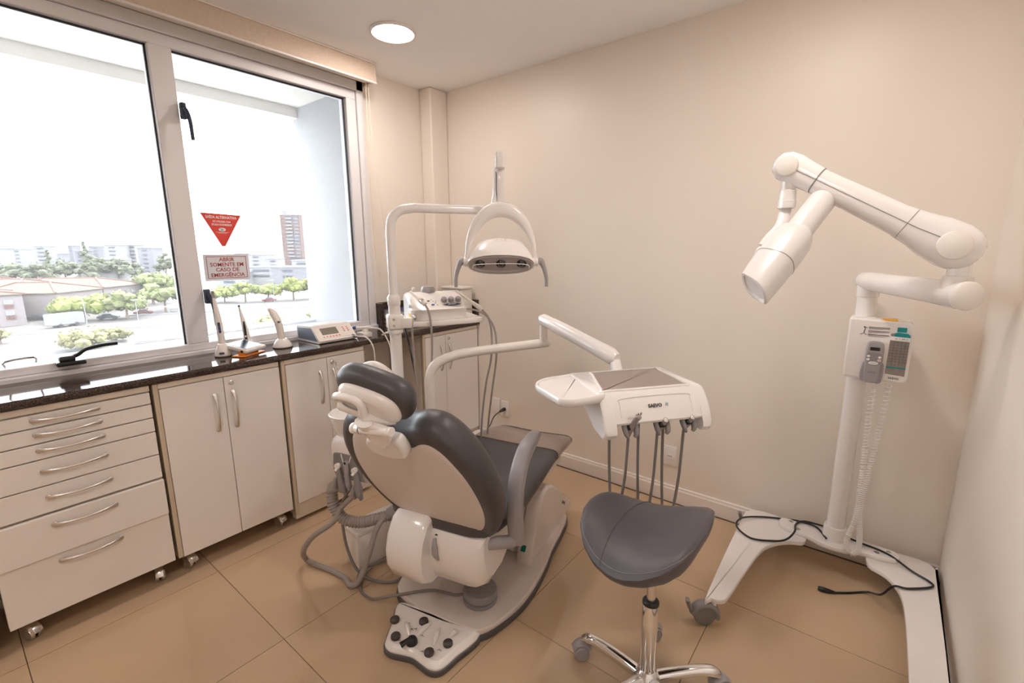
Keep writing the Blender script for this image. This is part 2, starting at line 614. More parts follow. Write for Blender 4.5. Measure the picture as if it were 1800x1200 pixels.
# ------------------------------------------------------------------ roller-blind pelmet and pull cord
bl = thing('roller_blind', 'beige fabric-covered roller blind pelmet above the window', 'blind', (0.0, -1.9, 2.36))
bm = B()
box(bm, 0.035, 0.05, -3.35, -0.615, 2.362, 2.462, 0.003, 1)
box(bm, -0.109, 0.035, -0.63, -0.615, 2.365, 2.462)
obj('pelmet', bm, 'pelmet', bl)
obj('bottom_rail', box(B(), 0.034, 0.053, -3.35, -0.614, 2.356, 2.366, 0.002, 1), 'skirting', bl)
obj('top_rail', box(B(), 0.020, 0.053, -3.35, -0.614, 2.461, 2.4695, 0.001, 1), 'skirting', bl)
obj('roll', cyl(B(), (-0.03, -3.3, 2.405), (-0.03, -0.64, 2.405), 0.03, 16), 'cord', bl)
g = B()
tube(g, [(0.0, -0.655, 2.40), (-0.005, -0.66, 1.9), (-0.01, -0.655, 1.45), (-0.005, -0.635, 1.25), (0.005, -0.605, 1.215), (0.015, -0.575, 1.26), (0.012, -0.585, 1.5), (0.0, -0.63, 2.0), (0.0, -0.64, 2.40)], 0.0022, 6, 8)
obj('pull_cord', g, 'cord', bl)

# ------------------------------------------------------------------ ceiling lights
def ceiling_light(x, y, label):
    t = thing('ceiling_light', label, 'light', (x, y, CEIL - .03), 'round recessed ceiling lights')
    obj('rim', lathe(B(), [(0.088, 0.0), (0.092, -0.008), (0.104, -0.012), (0.112, -0.008), (0.114, 0.0)], (x, y, CEIL - .0005), seg=40), 'plastic', t)
    obj('diffuser', lathe(B(), [(0.001, -0.020), (0.045, -0.018), (0.078, -0.012), (0.089, -0.006), (0.0895, -0.001)], (x, y, CEIL), seg=32), 'diffuser', t)
ceiling_light(0.45, -0.80, 'round white ceiling light glowing nearest the window corner')
ceiling_light(2.20, -0.95, 'round white ceiling light over the x-ray stand')
ceiling_light(0.55, -3.00, 'round white ceiling light over the drawer cabinets')
ceiling_light(2.20, -3.10, 'round white ceiling light behind the camera by the right wall')

# ------------------------------------------------------------------ worktop
ct = thing('worktop', 'dark brown polished granite worktop running under the window', 'worktop', (0.08, -1.7, 0.879))
bm = plate(B(), [(-0.108, -3.4), (0.266, -3.4), (0.266, -0.001), (0.001, -0.001), (0.001, -0.156), (-0.109, -0.156)], 0.879, 0.907, 0.004)
obj('slab', bm, 'granite', ct, smooth=30)
bm = B()
box(bm, -0.109, -0.092, -0.624, -0.156, 0.907, 1.062)
box(bm, -0.109, -0.02, -0.624, -0.606, 0.907, 1.062)
obj('backsplash', bm, 'granite', ct, smooth=0)
bm = B()
box(bm, 0.001, 0.016, -0.156, -0.016, 0.907, 1.055)
box(bm, 0.001, 0.262, -0.018, -0.001, 0.907, 1.055)
obj('backsplash', bm, 'granite', ct, smooth=0)

# ------------------------------------------------------------------ cabinets
def handle_mesh(L):
    """bow handle along Y, mounted on a face whose outward normal is +X"""
    g = B()
    n = 14
    rings = []
    for i in range(n + 1):
        t = i / n
        y = -L / 2 + L * t
        bow = 0.019 * max(0, math.sin(PI * t)) ** 0.7 + 0.004
        w = 0.0045 + 0.0045 * abs(2 * t - 1) ** 4
        th = 0.0032
        sag = -0.001 * math.sin(PI * t)
        rings.append([Vector((bow + th * math.cos(a), y, sag + w * math.sin(a))) for a in [2 * PI * k / 10 for k in range(10)]])
    loft(g, rings)
    for s in (-1, 1):
        lathe(g, [(0.009, 0), (0.009, 0.003), (0.006, 0.005)], (0, s * (L / 2 - .004), 0), (1, 0, 0), 12)
    me = finish(g)
    me.materials.append(M['satin'])
    return me
H_DRAW = handle_mesh(0.180)
H_DOOR = handle_mesh(0.172)

def caster_mesh():
    g = B()
    for s in (-1, 1):
        lathe(g, [(0.012, -0.006), (0.022, -0.007), (0.0245, -0.003), (0.0245, 0.003), (0.022, 0.007), (0.012, 0.006)], (0.004, s * 0.011, 0.0245), (0, 1, 0), 18)
    box(g, -0.010, 0.02, -0.004, 0.004, 0.022, 0.056, .002, 1)
    cyl(g, (-0.004, 0, 0.05), (-0.004, 0, 0.088), 0.006, 10)
    tube(g, [(-0.018, 0, 0.045), (0.0, 0, 0.056), (0.022, 0, 0.047), (0.03, 0, 0.03)], 0.012, 8, 4, flat=1.6)
    me = finish(g)
    me.materials.append(M['satin'])
    return me
CAST = caster_mesh()

FX = 0.250     # plane of the cabinet fronts
def carcass(t, y0, y1, z0, z1, back=-0.10):
    obj('carcass', box(B(), back, FX - .019, y0, y1, z0, z1), 'carcass', t, smooth=0)

def drawer_unit(y0, y1, label, zs):
    t = thing('drawer_cabinet', label, 'cabinet', (0.08, (y0 + y1) / 2, 0), 'drawer cabinets')
    carcass(t, y0, y1, 0.094, 0.872)
    obj('top_rail', box(B(), FX - .019, FX - .002, y0, y1, zs[0] + .003, 0.872, .001, 1), 'carcass', t, smooth=30)
    for i in range(len(zs) - 1):
        a, b = zs[i + 1] + (.0065 if i == 4 else .0025), zs[i] - .0025
        out = 0.012 if i == 5 else 0.0
        d = obj('drawer', box(B(), FX - .018 + out, FX + out, y0 + .001, y1 - .002, a, b, .0012, 1), 'laminate', t, smooth=30)
        hz = HZ[i]
        inst('drawer_handle', H_DRAW, d, (FX + out, (y0 + y1) / 2 - .002, hz))
    for y in (y0 + .05, y1 - .05):
        for x in (0.19, -0.04):
            inst('caster', CAST, t, (x, y, 0.0), (0, 0, 0.5 if y < y0 + .1 else -0.3))
    return t
ZS = [0.846, 0.796, 0.738, 0.679, 0.580, 0.474, 0.317, 0.090]
HZ = [0.824, 0.772, 0.714, 0.636, 0.537, 0.434, 0.285]
drawer_unit(-2.446, -1.949, 'white seven-drawer cabinet on casters at the left of the photo', ZS)
drawer_unit(-2.960, -2.478, 'white drawer cabinet mostly cut off by the left edge', ZS)

def door_unit(y0, y1, ym, label, lock_y=None, z0=0.09, casters=True, key=False):
    t = thing('storage_cabinet', label, 'cabinet', (0.08, (y0 + y1) / 2, 0), 'two-door storage cabinets')
    carcass(t, y0, y1, z0, 0.872)
    obj('side_edge', box(B(), FX - .025, FX - .003, y0, y0 + .017, z0, 0.872, .001, 1), 'edgeband', t, smooth=0)
    obj('top_rail', box(B(), FX - .019, FX - .003, y0 + .018, y1, 0.850, 0.872, .001, 1), 'carcass', t, smooth=0)
    dz0 = z0 if casters else z0 + .062
    for k, (a, b) in enumerate(((y0 + .019, ym - .0015), (ym + .0015, y1 - .001))):
        d = obj('door', box(B(), FX - .018, FX, a, b, dz0, 0.847, .0012, 1), 'laminate', t, smooth=30)
        hy = ym - .042 if k == 0 else ym + .034
        inst('door_handle', H_DOOR, d, (FX, hy, 0.695), (PI / 2, 0, 0))
        if k == 1:
            ly = lock_y or ym + .030
            l = obj('lock', lathe(B(), [(0.011, 0), (0.011, .003), (0.008, .0045), (0.0075, .002), (0.001, .002)], (FX, ly, 0.818), (1, 0, 0), 18), 'satin', d)
            if key:
                g = B()
                cyl(g, (FX, ly, .818), (FX + .02, ly, .818), .003, 8)
                lathe(g, [(.0001, -.001), (.010, -.001), (.010, .001), (.0001, .001)], (FX + .024, ly + .008, .81), (0.3, 1, 0), 14)
                lathe(g, [(.0001, -.001), (.009, -.001), (.009, .001), (.0001, .001)], (FX + .022, ly + .014, .785), (0.4, 1, 0), 14)
                obj('key', g, 'satin', l)
    if casters:
        for y in (y0 + .05, y1 - .05):
            for x in (0.19, -0.04):
                inst('caster', CAST, t, (x, y, 0.0), (0, 0, 0.4))
    else:
        obj('plinth', box(B(), FX - .05, FX - .008, y0 + .002, y1 - .002, 0.022, z0 + .06), 'carcass', t, smooth=0)
        for y in (y0 + .03, y1 - .03):
            for x in (0.20, -0.04):
                obj('foot', cyl(B(), (x, y, 0), (x, y, z0 + .005), 0.012, 10), 'satin', t)
    return t
door_unit(-1.938, -1.433, -1.681, 'white two-door cabinet on casters with a round lock, next to the drawers')
door_unit(-1.421, -0.955, -1.183, 'white two-door cabinet on a plinth behind the headrest, keys in its lock', z0=0.045, casters=False, key=True)
door_unit(-0.520, -0.010, -0.325, 'white two-door cabinet in the far corner below the book stacks', z0=0.045, casters=False)
struct('wall_left_panel', box(B(), -0.109, -0.06, -0.950, -0.524, 0.0, 0.878), 'wall') if False else None

# ------------------------------------------------------------------ power outlets on the cream wall
def outlet(x, z, label, kind):
    t = thing('power_outlet', label, 'outlet', (x, 0, z), 'wall plates on the cream wall')
    obj('plate', box(B(), x - .038, x + .038, -0.009, -0.001, z - .058, z + .058, .004, 2), 'plastic', t)
    if kind != 'blank':
        obj('socket', plate(B(), rrect(.036, .022, .009), 0, .003, .001, frame((x, -0.009, z), (1, 0, 0), (0, 0, 1), (0, -1, 0))), 'ivory', t)
        g = B()
        for k in (-1, 0, 1):
            cyl(g, (x + k * .009, -0.0115, z), (x + k * .009, -0.0124, z), .0026, 8)
        obj('pin_hole', g, 'black', t)
outlet(0.413, 0.300, 'blank white wall plate, left of the plugged outlet', 'blank')
outlet(0.500, 0.292, 'white wall outlet with a black plug in it', 'plug')
outlet(1.684, 0.268, 'white wall outlet behind the hanging instrument hoses', 'socket')
pc = thing('plugged_cable', 'black power plug and cord running down from the wall outlet', 'cord', (0.50, -0.03, 0.28))
obj('plug', tube(B(), [(0.50, -0.0095, 0.292), (0.498, -0.03, 0.290), (0.490, -0.055, 0.282)], .011, 10, 4, radii=[.013, .012, .007]), 'black', pc)
obj('cord', tube(B(), [(0.490, -0.055, 0.282), (0.455, -0.075, 0.245), (0.415, -0.075, 0.17), (0.375, -0.065, 0.12), (0.34, -0.05, 0.101)], .0035, 8, 6), 'black', pc)
fb = thing('floor_box', 'low white plastic junction box on the floor in the corner', 'box', (0.30, -0.10, 0))
obj('body', plate(B(), rrect(0.20, 0.16, 0.02, 0.36, -0.105), 0.0, 0.09, 0.012), 'plastic', fb)
obj('lid', plate(B(), rrect(0.17, 0.13, 0.015, 0.36, -0.105), 0.09, 0.097, 0.003), 'plastic', fb)
# ================================================================== ON THE WORKTOP
CZ = 0.9075
def curing_base(t, x, y, r, h):
    prof = [(r * .96, 0.0), (r, 0.004), (r * .98, h * .25), (r * .80, h * .62), (r * .62, h * .86), (r * .48, h), (0.001, h)]
    obj('charging_base', lathe(B(), prof, (x, y, CZ), seg=28), 'plastic', t)
    obj('rubber_foot', lathe(B(), [(r * .90, 0), (r * 1.01, .001), (r * 1.01, .005), (r * .9, .006)], (x, y, CZ - .0002), seg=28), 'darkgrey', t)

# curing light nearest the mullion
cl = thing('curing_light', 'white pen-shaped curing light with blue buttons standing in a charging base', 'dental tool', (0.07, -1.605, CZ))
curing_base(cl, 0.07, -1.605, 0.036, 0.060)
g = obj('label_badge', plate(B(), rrect(.022, .010, .004), 0, .0015, 0, frame((.103, -1.622, .927), (.45, .89, 0), (-.25, .12, .96))), 'navy', cl)
bm = tube(B(), [(0.068, -1.603, .958), (0.062, -1.603, 1.03), (0.056, -1.604, 1.09), (0.049, -1.606, 1.15), (0.045, -1.607, 1.185)], .012, 16, 6, radii=[.0145, .0150, .0135, .0085, .0062])
obj('handle', bm, 'plastic', cl)
obj('light_tip', tube(B(), [(0.0455, -1.6068, 1.183), (.0435, -1.608, 1.203), (.047, -1.610, 1.211), (.056, -1.613, 1.210)], .006, 12, 5, radii=[.0062, .0066, .0078, .0068]), 'grey', cl)
pl = obj('button_panel', plate(B(), rrect(.011, .052, .005), 0, .0012, .0004, frame((.0738, -1.6090, 1.045), (.40, .92, 0.05), (-.11, .0, .99))), 'navy', cl)
g = B()
for k in (-.010, .006):
    v = frame((.0738, -1.6090, 1.045), (.40, .92, 0.05), (-.11, .0, .99))
    cyl(g, v @ Vector((0, k, .001)), v @ Vector((0, k, .0024)), .0040, 12)
obj('button', g, 'blue', pl)
obj('collar', lathe(B(), [(.0100, 0), (.0106, .002), (.0092, .022), (.0085, .024)], (.0525, -1.605, 1.118), (-.11, -.03, .99), 18), 'satin', cl)

# slim wand behind the tablet
w2 = thing('curing_light', 'slim white wand with a dark button strip standing behind the small tablet', 'dental tool', (-0.03, -1.450, CZ))
curing_base(w2, -0.030, -1.450, 0.040, 0.042)
obj('handle', tube(B(), [(-0.030, -1.450, .945), (-.034, -1.453, 1.00), (-.041, -1.458, 1.06), (-.046, -1.462, 1.095), (-.049, -1.4645, 1.122)], .01, 14, 6, radii=[.0165, .0150, .0100, .0055, .0042]), 'plastic', w2)
obj('light_tip', ball(B(), (-.0495, -1.465, 1.126), .0058, 2), 'black', w2)
st = obj('button_strip', plate(B(), [(-.0065, -.058), (.0065, -.058), (.0055, .030), (.003, .055), (-.003, .055), (-.0055, .03)], 0, .002, .0004, frame((-.0215, -1.460, .995), (.40, .91, .02), (-.10, .02, .99))), 'black', w2)
g = B()
for k in (-.043, -.022):
    v = frame((-.0190, -1.461, .995), (.40, .91, .02), (-.10, .02, .99)) @ Vector((0, k, .0))
    n = Vector((.91, -.40, .1)).normalized()
    cyl(g, v, v + n * .0012, .0045, 14)
obj('button', g, 'white', st)

# small tablet on an orange stand
tb = thing('apex_locator', 'small white tablet with a tilted screen on an orange stand', 'device', (0.10, -1.515, CZ))
F = frame((0.096, -1.515, .944), (-.476, .879, 0), (-.86, -.466, .19))
obj('body', box(B(), -.068, .068, -.066, .066, -.010, .008, .006, 3, F), 'plastic', tb)
obj('screen', box(B(), -.054, .060, -.052, .054, .0079, .0092, 0, 1, F), 'screen', tb)
obj('side_knob', cyl(B(), F @ Vector((-.064, -.04, -.004)), F @ Vector((-.072, -.04, -.004)), .006, 12), 'black', tb)
G2 = frame((0.125, -1.515, CZ), (-.476, .879, 0), (-.879, -.476, 0))
bm = B()
box(bm, -.072, .072, -.038, .032, 0.0, .006, .003, 2, G2)
for k in (-.045, .045):
    box(bm, k - .004, k + .004, -.020, .015, .005, .028, .002, 1, G2)
obj('stand', bm, 'orange', tb)

# bent-neck device with a needle
lz = thing('laser_pen', 'cream bent-neck handset with a thin needle standing on a cone base', 'dental tool', (0.09, -1.330, CZ))
curing_base(lz, 0.09, -1.330, 0.047, 0.046)
P = [(0.088, -1.330, .950), (0.084, -1.333, 1.00), (0.076, -1.338, 1.045), (0.058, -1.348, 1.085), (0.040, -1.357, 1.107)]
obj('handle', tube(B(), P, .015, 18, 7, radii=[.0155, .0160, .0165, .0160, .0085], flat=1.15), 'ivory', lz)
obj('needle', cyl(B(), (0.044, -1.355, 1.100), (.010, -1.377, 1.158), .0011, 8), 'satin', lz)
obj('readout', plate(B(), rrect(.013, .010, .002), 0, .0015, 0, frame((.0985, -1.342, 1.042), (.42, .90, .0), (-.35, .16, .92))), 'darkgrey', lz)
obj('sticker', plate(B(), [(-.0045, -.003), (.0045, -.003), (0, .0045)], 0, .001, 0, frame((.0555, -1.362, 1.1035), (.45, .89, .0), (-.72, .36, .59))), 'yellow', lz)

# motor console with screen
mc = thing('motor_console', 'white desktop console with grey screen, red buttons and slate side panel', 'device', (0.06, -1.065, CZ))
sec = [(-.045, .006), (-.050, .012), (-.046, .080), (-.038, .086), (.100, .090), (.112, .086), (.186, .016), (.184, .005), (.176, .002), (-.03, .002)]
bm = loft(B(), [[Vector((x, y, CZ + z)) for x, z in sec] for y in (-1.178, -.950)])
obj('body', bm, 'plastic', mc, smooth=25)
sec2 = [(-.036, .014), (-.040, .074), (.096, .081), (.104, .078), (.166, .014)]
obj('side_panel', loft(B(), [[Vector((x, y, CZ + z)) for x, z in sec2] for y in (-1.1795, -1.1775)]), 'bluegrey', mc, smooth=0)
s = Vector((.074, 0, -.070)).normalized()
FF = frame((.149, -1.064, CZ + .051), (0, 1, 0), -s)
fp = obj('front_panel', plate(B(), rrect(.205, .078, .010), 0, .0015, .0005, FF), 'ivory', mc)
obj('screen', plate(B(), rrect(.098, .046, .003, -.030, .010), .0014, .0026, 0, FF), 'lcd', fp)
rb = B()
for k in range(6):
    plate(rb, ellipse(.0050, .0050, 14, -.076 + k * .0185, -.027), .0014, .0034, .0006, FF)
for i in range(2):
    for j in range(3):
        plate(rb, ellipse(.0048, .0040, 14, .058 + i * .024, .024 - j * .013), .0014, .0034, .0006, FF)
obj('button', rb, 'red', fp)
rb = B()
for k in range(6):
    plate(rb, ellipse(.0027, .0027, 10, -.076 + k * .0185, -.027), .0034, .0038, 0, FF)
for i in range(2):
    for j in range(3):
        plate(rb, ellipse(.0026, .0020, 10, .058 + i * .024, .024 - j * .013), .0034, .0038, 0, FF)
obj('button_cap', rb, 'ivory', fp)
obj('jack', tube(B(), [(.178, -.975, CZ + .022), (.200, -.968, CZ + .018), (.212, -.962, CZ + .017)], .007, 12, 3, radii=[.008, .0075, .005]), 'satin', mc)
obj('cable', tube(B(), [(.212, -.962, CZ + .017), (.255, -.935, CZ + .010), (.285, -.915, .86), (.288, -.912, .74), (.286, -.915, .60)], .0042, 8, 8), 'plastic', mc)
hp = thing('handpiece_holder', 'white block holding a white and blue handpiece beside the console', 'holder', (.17, -.895, CZ))
bm = B()
box(bm, .145, .215, -.925, -.868, CZ, CZ + .030, .004, 2)
box(bm, .165, .195, -.905, -.878, CZ + .03, CZ + .046, .005, 2)
obj('block', bm, 'plastic', hp)
h = obj('handpiece', tube(B(), [(.115, -.945, CZ + .053), (.15, -.918, CZ + .054), (.19, -.884, CZ + .055), (.22, -.86, CZ + .052)], .008, 12, 4, radii=[.0095, .0085, .009, .006]), 'plastic', hp)
obj('blue_ring', tube(B(), [(.128, -.935, CZ + .0535), (.143, -.9235, CZ + .0540)], .0098, 14), 'blue', h)
obj('cable', tube(B(), [(.22, -.86, CZ + .052), (.255, -.835, CZ + .040), (.288, -.81, .87), (.300, -.80, .76), (.298, -.80, .62)], .0042, 8, 8), 'plastic', hp)

# books lying in two stacks
def book(x0, x1, y0, y1, z, th, cover, label, group):
    t = thing('book', label, 'book', ((x0 + x1) / 2, (y0 + y1) / 2, z), group)
    bm = B()
    c = .0018
    box(bm, x0, x1, y0, y1, z, z + c)
    box(bm, x0, x1, y0, y1, z + th - c, z + th)
    box(bm, x0, x0 + c, y0, y1, z + c, z + th - c)
    obj('cover', bm, cover, t, smooth=0)
    obj('pages', box(B(), x0 + c, x1 - .004, y0 + .003, y1 - .003, z + c, z + th - c), 'paper', t, smooth=0)
    return t
bk = [('darkgrey', .022, 'bottom book of the left stack by the window, grey cover'), ('ink', .024, 'second book from the bottom of the left stack, black cover'),
      ('red', .013, 'thin book with a red cover, third up in the left stack'), ('white', .013, 'thin white book, fourth up in the left stack'),
      ('lightblue', .022, 'pale blue-green book, second from the top of the left stack'), ('navycover', .020, 'navy blue book on top of the left stack')]
M['lightblue'] = mat('pale_teal_cover', (0.52, 0.66, 0.62), 0.5)
M['navycover'] = mat('navy_cover', (0.035, 0.04, 0.13), 0.45)
M['browncover'] = mat('brown_cover', (0.12, 0.07, 0.05), 0.5)
z = CZ
for i, (c, th, lab) in enumerate(bk):
    dx = (0.0, .0, .012, .008, .006, .025)[i]
    book(-.072 + dx, .150 + dx, -.600 + .004 * (i % 3), -.345, z, th, c, lab, 'books stacked left of the lamp post')
    z += th + .0004
z = CZ
for i, (c, th, lab) in enumerate([('ink', .020, 'bottom black book of the right stack under the shelf'), ('browncover', .018, 'brown book, second in the right stack under the shelf'), ('white', .012, 'white book, third up in the right stack under the shelf'), ('navycover', .016, 'dark blue book on top of the right stack under the shelf')]):
    book(.03 + .006 * i, .215 + .004 * (i % 2), -.335 + .006 * i, -.185, z, th, c, lab, 'books stacked under the scaler shelf')
    z += th + .0004
bx = thing('storage_box', 'tall white plastic box standing on the worktop in the corner', 'box', (.14, -.09, CZ))
obj('body', box(B(), .045, .235, -.150, -.035, CZ, CZ + .225, .012, 3), 'ivory', bx)
obj('lid', box(B(), .040, .240, -.155, -.030, CZ + .225, CZ + .245, .008, 3), 'ivory', bx)

# ------------------------------------------------------------------ stickers on the glass
sg = thing('exit_sign', 'red triangular alternative-exit sticker on the right window pane', 'sign', (-.122, -1.47, 1.425))
GX = -.1238
bm = plate(B(), [(-1.563, 1.586), (-1.481, 1.424), (-1.466, 1.424), (-1.376, 1.580)], 0, .0008, 0, Matrix(((0, 0, 1, GX), (1, 0, 0, 0), (0, 1, 0, 0), (0, 0, 0, 1))))
obj('plate', bm, 'red', sg, smooth=0)
def wtext(body, size, y, z, m, parent, sx=1.0, x=GX + .0011, bold=0.0):
    return text('lettering', body, size, m, parent, (x, y, z), (0, 1, -.02), (0, 0, 1), .0002, sx=sx, bold=bold)
wtext('SAÍDA ALTERNATIVA', .0185, -1.470, 1.5655, 'white', sg, .80, bold=.0004)
wtext('SÓ UTILIZAR COM', .0125, -1.470, 1.545, 'white', sg, .78, bold=.0003)
wtext('ESCADA DE BOMBEIROS', .0125, -1.4705, 1.530, 'white', sg, .68, bold=.0003)
e = frame((GX + .0010, -1.4715, 1.507), (0, 1, -.02), (0, 0, 1))
obj('emblem', plate(B(), ellipse(.0165, .0085, 24), 0, .0003, 0, e), 'white', sg, smooth=0)
bm = B()
for k, (a, b, w) in enumerate(((-.010, .003, .016), (.004, -.001, .014), (-.004, -.0045, .012))):
    plate(bm, rrect(w, .0022, .0010, a * .4, b, 2), .0003, .0005, 0, e)
obj('emblem_mark', bm, 'blue', sg, smooth=0)
bm = B()
plate(bm, rrect(.060, .0012, .0005, 0, -.0135, 2), 0, .0004, 0, e)
plate(bm, rrect(.040, .0012, .0005, 0, -.0175, 2), 0, .0004, 0, e)
obj('fine_print', bm, 'white', sg, smooth=0)
s2 = thing('emergency_sign', 'white rectangular sign with red border lettered for opening in an emergency', 'sign', (-.122, -1.468, 1.255))
A = Matrix(((0, 0, 1, GX), (1, 0, 0, -1.4685), (0, 1, 0, 1.3205), (0, 0, 0, 1)))
obj('plate', plate(B(), [(-.1055, -.065), (.1055, -.0645), (.1055, .065), (-.1055, .0645)], 0, .0012, 0, A), 'signwhite', s2, smooth=0)
bm = B()
for (x0, x1, y0, y1) in ((-.093, .093, .052, .0545), (-.093, .093, -.0545, -.052), (-.093, -.0905, -.0545, .0545), (.0905, .093, -.0545, .0545)):
    box(bm, x0, x1, y0, y1, .0012, .0016, mtx=A)
obj('border', bm, 'darkred', s2, smooth=0)
for k, (s, ln) in enumerate((('ABRIR', 0), ('SOMENTE EM', 1), ('CASO DE', 2), ('EMERGÊNCIA', 3))):
    text('lettering', s, .0262, 'darkred', s2, (GX + .0016, -1.4685, 1.3585 - k * .0252 - (.0015 if k == 3 else 0)), (0, 1, 0), (0, 0, 1), .0002, bold=.0004)
# ================================================================== DENTAL CHAIR
th = math.radians(13)
CA = Vector((-math.sin(th), math.cos(th), 0)); CT = Vector((math.cos(th), math.sin(th), 0)); ZV = Vector((0, 0, 1))
CO = Vector((1.345, -1.400, 0))
MC = Matrix((CT, CA, ZV)).transposed().to_4x4(); MC.translation = CO
def V(t, s, z):
    return MC @ Vector((t, s, z))

ch = thing('dental_chair', 'reclined dental chair with charcoal upholstery and white shell, seen from behind', 'dental chair', V(0, .35, 0))
# base plate with rubber rim
base = smooth_poly([(.165, -.02), (.222, .10), (.246, .232), (.243, .40), (.226, .545), (.218, .70), (.195, .83), (.10, .90), (-.02, .915), (-.14, .90), (-.235, .83), (-.265, .70), (-.285, .50), (-.297, .30), (-.290, .15), (-.252, .024), (-.13, -.022), (-.01, -.036), (.08, -.036)], 5)
obj('rubber_rim', plate(B(), [(p[0], p[1]) for p in inset(base, -.006)], 0.0005, 0.026, .004, MC), 'darkgrey', ch)
obj('base_plate', plate(B(), base, 0.020, 0.046, .006, MC), 'shell', ch)
# foot control
ped = smooth_poly([(-.204, -.03), (-.172, -.101), (-.140, -.175), (-.122, -.208), (-.089, -.219), (-.051, -.213), (-.008, -.206), (.034, -.213), (.073, -.220), (.102, -.212), (.118, -.185), (.131, -.134), (.150, -.081), (.158, -.038), (.142, -.012), (-.01, -.022), (-.13, -.010)], 5)
fc = obj('foot_control_rim', plate(B(), [(p[0], p[1]) for p in inset(ped, -.006)], 0.0005, 0.022, .004, MC), 'darkgrey', ch)
bm = B()
R0 = [(ped, .018), (ped, .028), (inset(ped, .008), .038), (inset(ped, .020), .0425)]
loft(bm, [[V(p[0], p[1], z) for p in q] for q, z in R0])
# raised ridges that separate the buttons
for a, b in (((-.110, -.105), (-.060, -.150)), ((.02, -.075), (.045, -.150)), ((-.02, -.065), (-.035, -.150)), ((.09, -.06), (.075, -.095))):
    tube(bm, [V(a[0], a[1], .042), V((a[0] + b[0]) / 2, (a[1] + b[1]) / 2, .050), V(b[0], b[1], .042)], .009, 8, 4, radii=[.004, .010, .004])
fcb = obj('foot_control', bm, 'plastic', ch)
for k, (t, s) in enumerate([(-.150, -.118), (-.048, -.079), (-.098, -.178), (.050, -.184), (.088, -.125)]):
    obj('foot_button', lathe(B(), [(.0165, 0), (.0175, .004), (.0165, .011), (.012, .0145), (.001, .0155)], V(t, s, .043), (0, 0, 1), 20), 'button', fcb)
jo = B()
lathe(jo, [(.020, 0), (.020, .008), (.016, .018), (.010, .024), (.001, .026)], V(-.031, -.172, .043), (0, 0, 1), 20)
tube(jo, [V(-.033, -.176, .060), V(-.042, -.196, .062), V(-.050, -.210, .058)], .009, 10, 3, radii=[.010, .0085, .0105])
obj('joystick', jo, 'black', fcb)
ic = B()
for (t, s, a) in ((-.098, -.110, .4), (-.070, -.128, .9), (-.058, -.120, .2), (-.018, -.135, 1.0), (-.026, -.082, .5), (.022, -.190, .3), (.072, -.160, 1.2), (-.078, -.186, .8)):
    for k in range(3):
        f = frame(V(t + .004 * k, s + .003 * (k % 2), .0465), CT * math.cos(a + k) + CA * math.sin(a + k), CA * math.cos(a + k) - CT * math.sin(a + k))
        box(ic, -.004, .004, -.0005, .0005, 0, .0009, mtx=f)
obj('pictogram', ic, 'ink', fcb, smooth=0)

# pump covers either side of the lift
def cover(t0, t1):
    pr = [(.365, .046), (.372, .075), (.392, .140), (.440, .195), (.500, .300), (.530, .326), (.575, .330), (.650, .297), (.76, .215), (.86, .130), (.920, .085), (.928, .060), (.918, .046)]
    bm = B()
    def ring(t, d):
        c = (.62, .15)
        return [V(t, c[0] + (a - c[0]) * (1 - d), .046 + (z - .046) * (1 - d)) for a, z in pr]
    sg = 1 if t1 > t0 else -1
    loft(bm, [ring(t0, .06), ring(t0 + sg * .006, .02), ring(t0 + sg * .014, 0), ring(t1 - sg * .012, 0), ring(t1 - sg * .004, .02), ring(t1, .06)])
    return bm
cv = obj('pump_cover', cover(.118, .190), 'shell', ch)
sw = obj('power_switch', box(B(), -.011, .011, -.003, .003, -.014, .014, .002, 2, frame(V(.152, .380, .118), CT, (V(0, .44, .195) - V(0, .392, .14)).cross(CT), (V(0, .44, .195) - V(0, .392, .14)).normalized())), 'green', cv, label='green rocker switch')
text('lettering', 'SAEVO', .020, 'ink', cv, V(.1905, .80, .125), (CA * .80 - ZV * .6), (ZV * .80 + CA * .6), .0003, bold=.0003)
obj('pump_cover', cover(-.118, -.190), 'shell', ch)
# lift linkage between covers and seat frame
bm = B()
box(bm, -.105, .105, .42, .82, .046, .20, .02, 3, MC)
obj('pump_housing', bm, 'shell', ch)
for t0, t1 in ((.085, .115), (-.115, -.085)):
    pr = [(.02, .30), (.05, .36), (.45, .31), (.64, .19), (.60, .14), (.40, .24)]
    obj('lift_arm', loft(B(), [[V(t, s, z) for s, z in pr] for t in (t0, t1)]), 'shell', ch, smooth=20)
obj('actuator', cyl(B(), V(-.03, .10, .17), V(-.03, .45, .13), .03, 18, .004), 'castergrey', ch)
# seat frame housing, rounded front
pr = [(-.055, .425), (-.075, .38), (-.070, .30), (-.050, .235), (-.01, .212), (.06, .218), (.13, .262), (.24, .325), (.42, .365), (.42, .425)]
bm = B()
def hring(t, d):
    return [V(t, s + d * (0.6 if s < .3 else 0), z + d * (.8 if z < .4 else 0)) for s, z in pr]
loft(bm, [hring(-.190, .05), hring(-.180, .02), hring(-.160, 0.004), hring(-.13, 0), hring(.13, 0), hring(.160, .004), hring(.184, .02), hring(.194, .05)])
hs = obj('seat_housing', bm, 'enamel', ch, smooth=50)
obj('seat_frame', plate(B(), rrect(.42, .74, .05, 0, .36), .405, .432, .006, MC), 'shell', ch)
